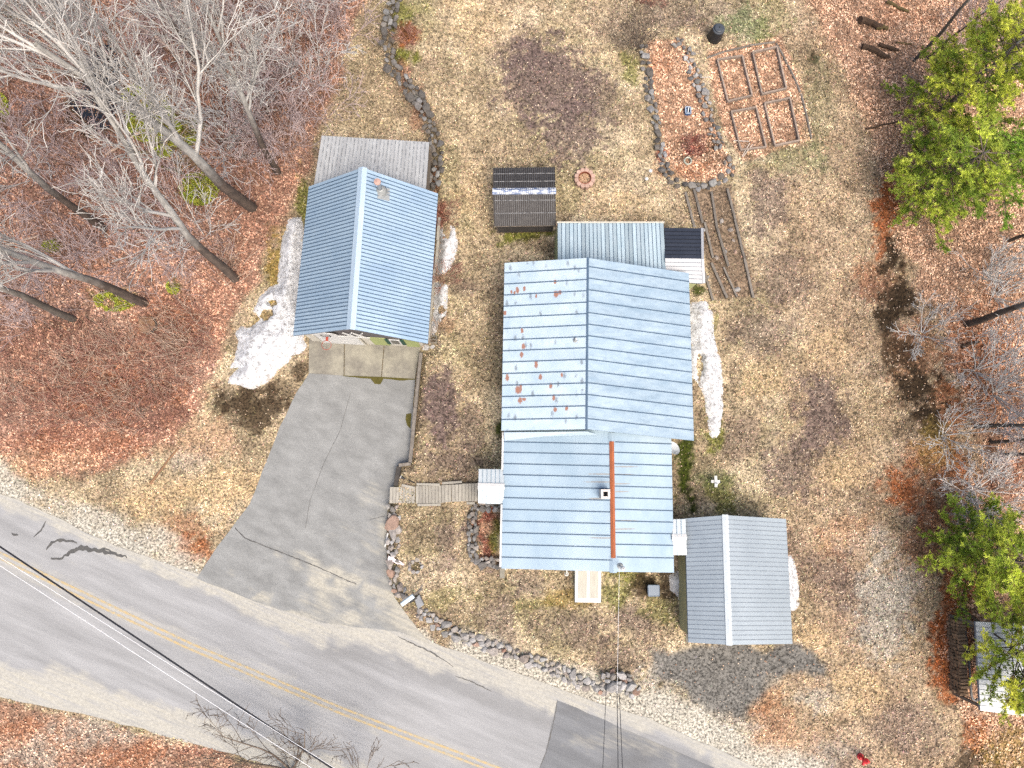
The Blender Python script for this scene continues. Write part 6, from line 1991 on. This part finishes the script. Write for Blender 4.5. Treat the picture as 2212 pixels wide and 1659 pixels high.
brush('bramble_thicket', 'reddish tangle of bare brambles on the bank above the road', [(270, 820, 170, 70, 420, 2.6, .35), (130, 890, 130, 60, 260, 2.8, .35), (400, 720, 80, 70, 200, 2.9, .4), (330, 900, 90, 40, 140, 2.7, .3), (60, 760, 80, 60, 120, 2.7, .3), (200, 740, 90, 50, 120, 2.7, .3)], BK_RED, 401)
brush('dead_canes', 'pale dead canes tangled through the bank brush', [(300, 790, 150, 90, 330, 2.7, .4), (400, 720, 70, 60, 150, 2.8, .5), (120, 850, 110, 70, 170, 2.6, .4), (500, 560, 30, 70, 50, 1.8, .8), (270, 900, 60, 40, 60, 2.7, .3), (2090, 800, 60, 200, 90, 2.5, .4), (2160, 1050, 40, 60, 40, 2.2, .4), (2000, 170, 70, 70, 40, 2.0, .5)], BK_TAN, 402)
brush('woodland_twigs', 'fine grey and pink twigs littering the western woods floor', [(150, 350, 220, 250, 420, 2.4, .5), (500, 250, 200, 200, 420, 2.2, .5), (300, 560, 220, 110, 260, 2.4, .5), (650, 120, 120, 160, 240, 2.0, .5), (80, 620, 120, 90, 120, 2.4, .5)], BK_PINK, 403, ln=(.5, 1.8), zhi=.8)

# ------------------------------------------------------------------ pines
def needle_mat():
    m, nt, b = new_mat('pine_needles')
    a = N(nt, 'ShaderNodeAttribute', attribute_name='col')
    link(nt, a.outputs['Color'], b.inputs['Base Color'])
    b.inputs['Roughness'].default_value = .55
    b.inputs['Specular IOR Level'].default_value = .3
    tr = N(nt, 'ShaderNodeBsdfTranslucent')
    link(nt, mix(nt, 1.0, a.outputs['Color'], (1.2, 1.25, .5), 'MULTIPLY'), tr.inputs[0])
    ms = N(nt, 'ShaderNodeMixShader')
    ms.inputs[0].default_value = .3
    link(nt, b.outputs[0], ms.inputs[1])
    link(nt, tr.outputs[0], ms.inputs[2])
    link(nt, ms.outputs[0], nt.nodes['Material Output'].inputs[0])
    return m
MAT_NEEDLE = needle_mat()

def pine(px, py, hgt, rad, seed, label, z0=1.0, lean=(0, 0), whorls=9, per=6, warm=1.0, bias=(0, 0), top=.35, r0=.16):
    base = G(px, py, -.1)
    rg = np.random.default_rng(seed)
    t = thing('pine_tree', label, 'pine tree', base, 'pines at the east edge')
    tr, br = Twigs(), Twigs()
    B = np.array(base)
    T = B + np.array((lean[0], lean[1], hgt))
    P = np.array([B + (T - B) * k / 8 + rg.normal(0, .03, 3) for k in range(9)])
    tr.tube(P, np.linspace(r0, min(.03, r0 * .4), 9), 8)
    tips = []
    for w in range(whorls):
        f = (z0 + (hgt - z0) * (w + .3) / whorls) / hgt
        c = B + (T - B) * f
        g = (w + .5) / whorls
        R_ = rad * (1.0 - (1 - top) * g ** 1.3) * rg.uniform(.85, 1.1)
        for k in range(per):
            a = k * 6.283 / per + w * 1.1 + rg.uniform(-.3, .3)
            L = R_ * rg.uniform(.7, 1.15)
            d = unit(np.array((math.cos(a) + bias[0], math.sin(a) + bias[1], rg.uniform(-.05, .25))))
            Q = [c]
            for i in range(6):
                d = unit(d + rg.normal(0, .07, 3) + np.array((0, 0, .015)))
                Q.append(Q[-1] + d * L / 6)
            Q = np.array(Q)
            br.tube(Q, np.linspace(.035, .012, 7), 4)
            nsub = int(10 * L)
            for s in range(nsub):
                u = rg.uniform(.3, 1.0)
                i = min(5, int(u * 6))
                q = Q[i] + (Q[i + 1] - Q[i]) * (u * 6 - i)
                sd = unit(unit(Q[i + 1] - Q[i]) * .9 + rg.normal(0, .6, 3) * np.array((1, 1, .18)))
                l2 = rg.uniform(.25, .6)
                e = q + sd * l2 + np.array((0, 0, .05))
                br.tube(np.array([q, q + sd * l2 * .5, e]), np.array((.010, .008, .005)), 3)
                for m_ in range(4):
                    tips.append((q + (e - q) * (.35 + .65 * m_ / 3) + rg.normal(0, .035, 3), sd))
    C = np.array([x[0] for x in tips])
    D = np.array([x[1] for x in tips])
    n = len(C)
    K = 15
    dirs = rg.normal(0, 1, (n, K, 3)) * np.array((1, 1, .6)) + D[:, None] * 1.1 + np.array((0, 0, .45))
    dirs /= np.linalg.norm(dirs, axis=2, keepdims=True)
    side = np.cross(dirs, rg.normal(0, 1, (n, K, 3)))
    side /= np.linalg.norm(side, axis=2, keepdims=True) + 1e-9
    L = rg.uniform(.09, .19, (n, K, 1))
    W_ = rg.uniform(.011, .019, (n, K, 1))
    a = C[:, None] + side * W_
    b_ = C[:, None] - side * W_
    c = C[:, None] + dirs * L
    V = np.stack([a, b_, c], 2).reshape(-1, 3)
    Fc = np.arange(n * K * 3).reshape(-1, 3)
    clump = vnoise(C[:, 0] + C[:, 2], C[:, 1] - C[:, 2], 1.3, seed, 3)
    g1, g2 = np.array((.20, .29, .04)), np.array((.56, .62, .10))
    w_ = sstep(.3, .7, clump)[:, None]
    col = (g1 * (1 - w_) + g2 * w_) * rg.uniform(.7, 1.3, (n, 1)) * np.array((warm, 1, 1))
    old = rg.random(n) < .05
    col[old] = np.array((.17, .12, .05))
    tr.build('trunk', BK_DARK, t)
    br.build('branches', BK_BROWN, t)
    obj('crown', V, Fc, MAT_NEEDLE, t, cols={'col': np.repeat(col, K * 3, 0)})

pine(1985, 420, 5.5, 3.0, 501, 'lower bright green pine overhanging the eastern lawn', .8, (0, 0), 9, 8, 1.0, (-.15, -.05), top=.55)
pine(2005, 262, 8.5, 3.2, 502, 'tall bright green pine in the top right corner', 1.2, (0, .3), 11, 9, 1.05, top=.45)
pine(2110, 395, 5.0, 2.7, 505, 'darker green pine wedged behind the lower pine', .8, (0, 0), 6, 7, .8, top=.5)
pine(2068, 1190, 5.5, 2.9, 503, 'green pine beside the white roofed shed at the right edge', .8, (0, 0), 9, 9, 1.0, top=.5)
pine(2075, 1310, 6.2, 2.5, 504, 'yellow green pine spreading over the white roofed shed', 3.1, (.3, -2.4), 8, 9, 1.1, (.45, -.35), top=.75, r0=.06)

# low evergreen plants on the forest floor
def ground_plants():
    n = 14000
    spots_ = [(330, 262, 55, 50, .25), (392, 292, 40, 30, .2), (300, 215, 35, 30, .12), (432, 410, 42, 36, .12), (250, 650, 45, 24, .1), (375, 620, 13, 16, .05), (110, 533, 18, 12, .05), (8, 240, 16, 34, .06), (355, 330, 20, 14, .05)]
    xs, ys, cs = [], [], []
    for (px, py, rx, ry, w) in spots_:
        k = int(n * w)
        a, r_ = rng.uniform(0, 6.28, k), np.sqrt(rng.random(k))
        for px_, py_ in zip(px + rx * r_ * np.cos(a), py + ry * r_ * np.sin(a)):
            p = at(px_, py_, 0)
            xs.append(p.x)
            ys.append(p.y)
    x, y = np.array(xs), np.array(ys)
    k = vnoise(x, y, 1.8, 211, 3) > .42
    x, y = x[k], y[k]
    n = len(x)
    col = np.array((.19, .205, .028)) * rng.uniform(.5, 1.6, (n, 1)) * rng.uniform(.85, 1.15, (n, 3))
    ln = rng.uniform(.08, .2, n)
    o = quads(x, y, height(x, y) + rng.uniform(.03, .22, n), ln, ln * .4, rng.uniform(0, 6.28, n), rng.normal(.2, .4, n), rng.normal(0, .4, n), col, 'ground_evergreens', 'low yellow green evergreen plants on the woodland floor', MAT_BLADE)
    o['category'] = 'ground cover'
ground_plants()
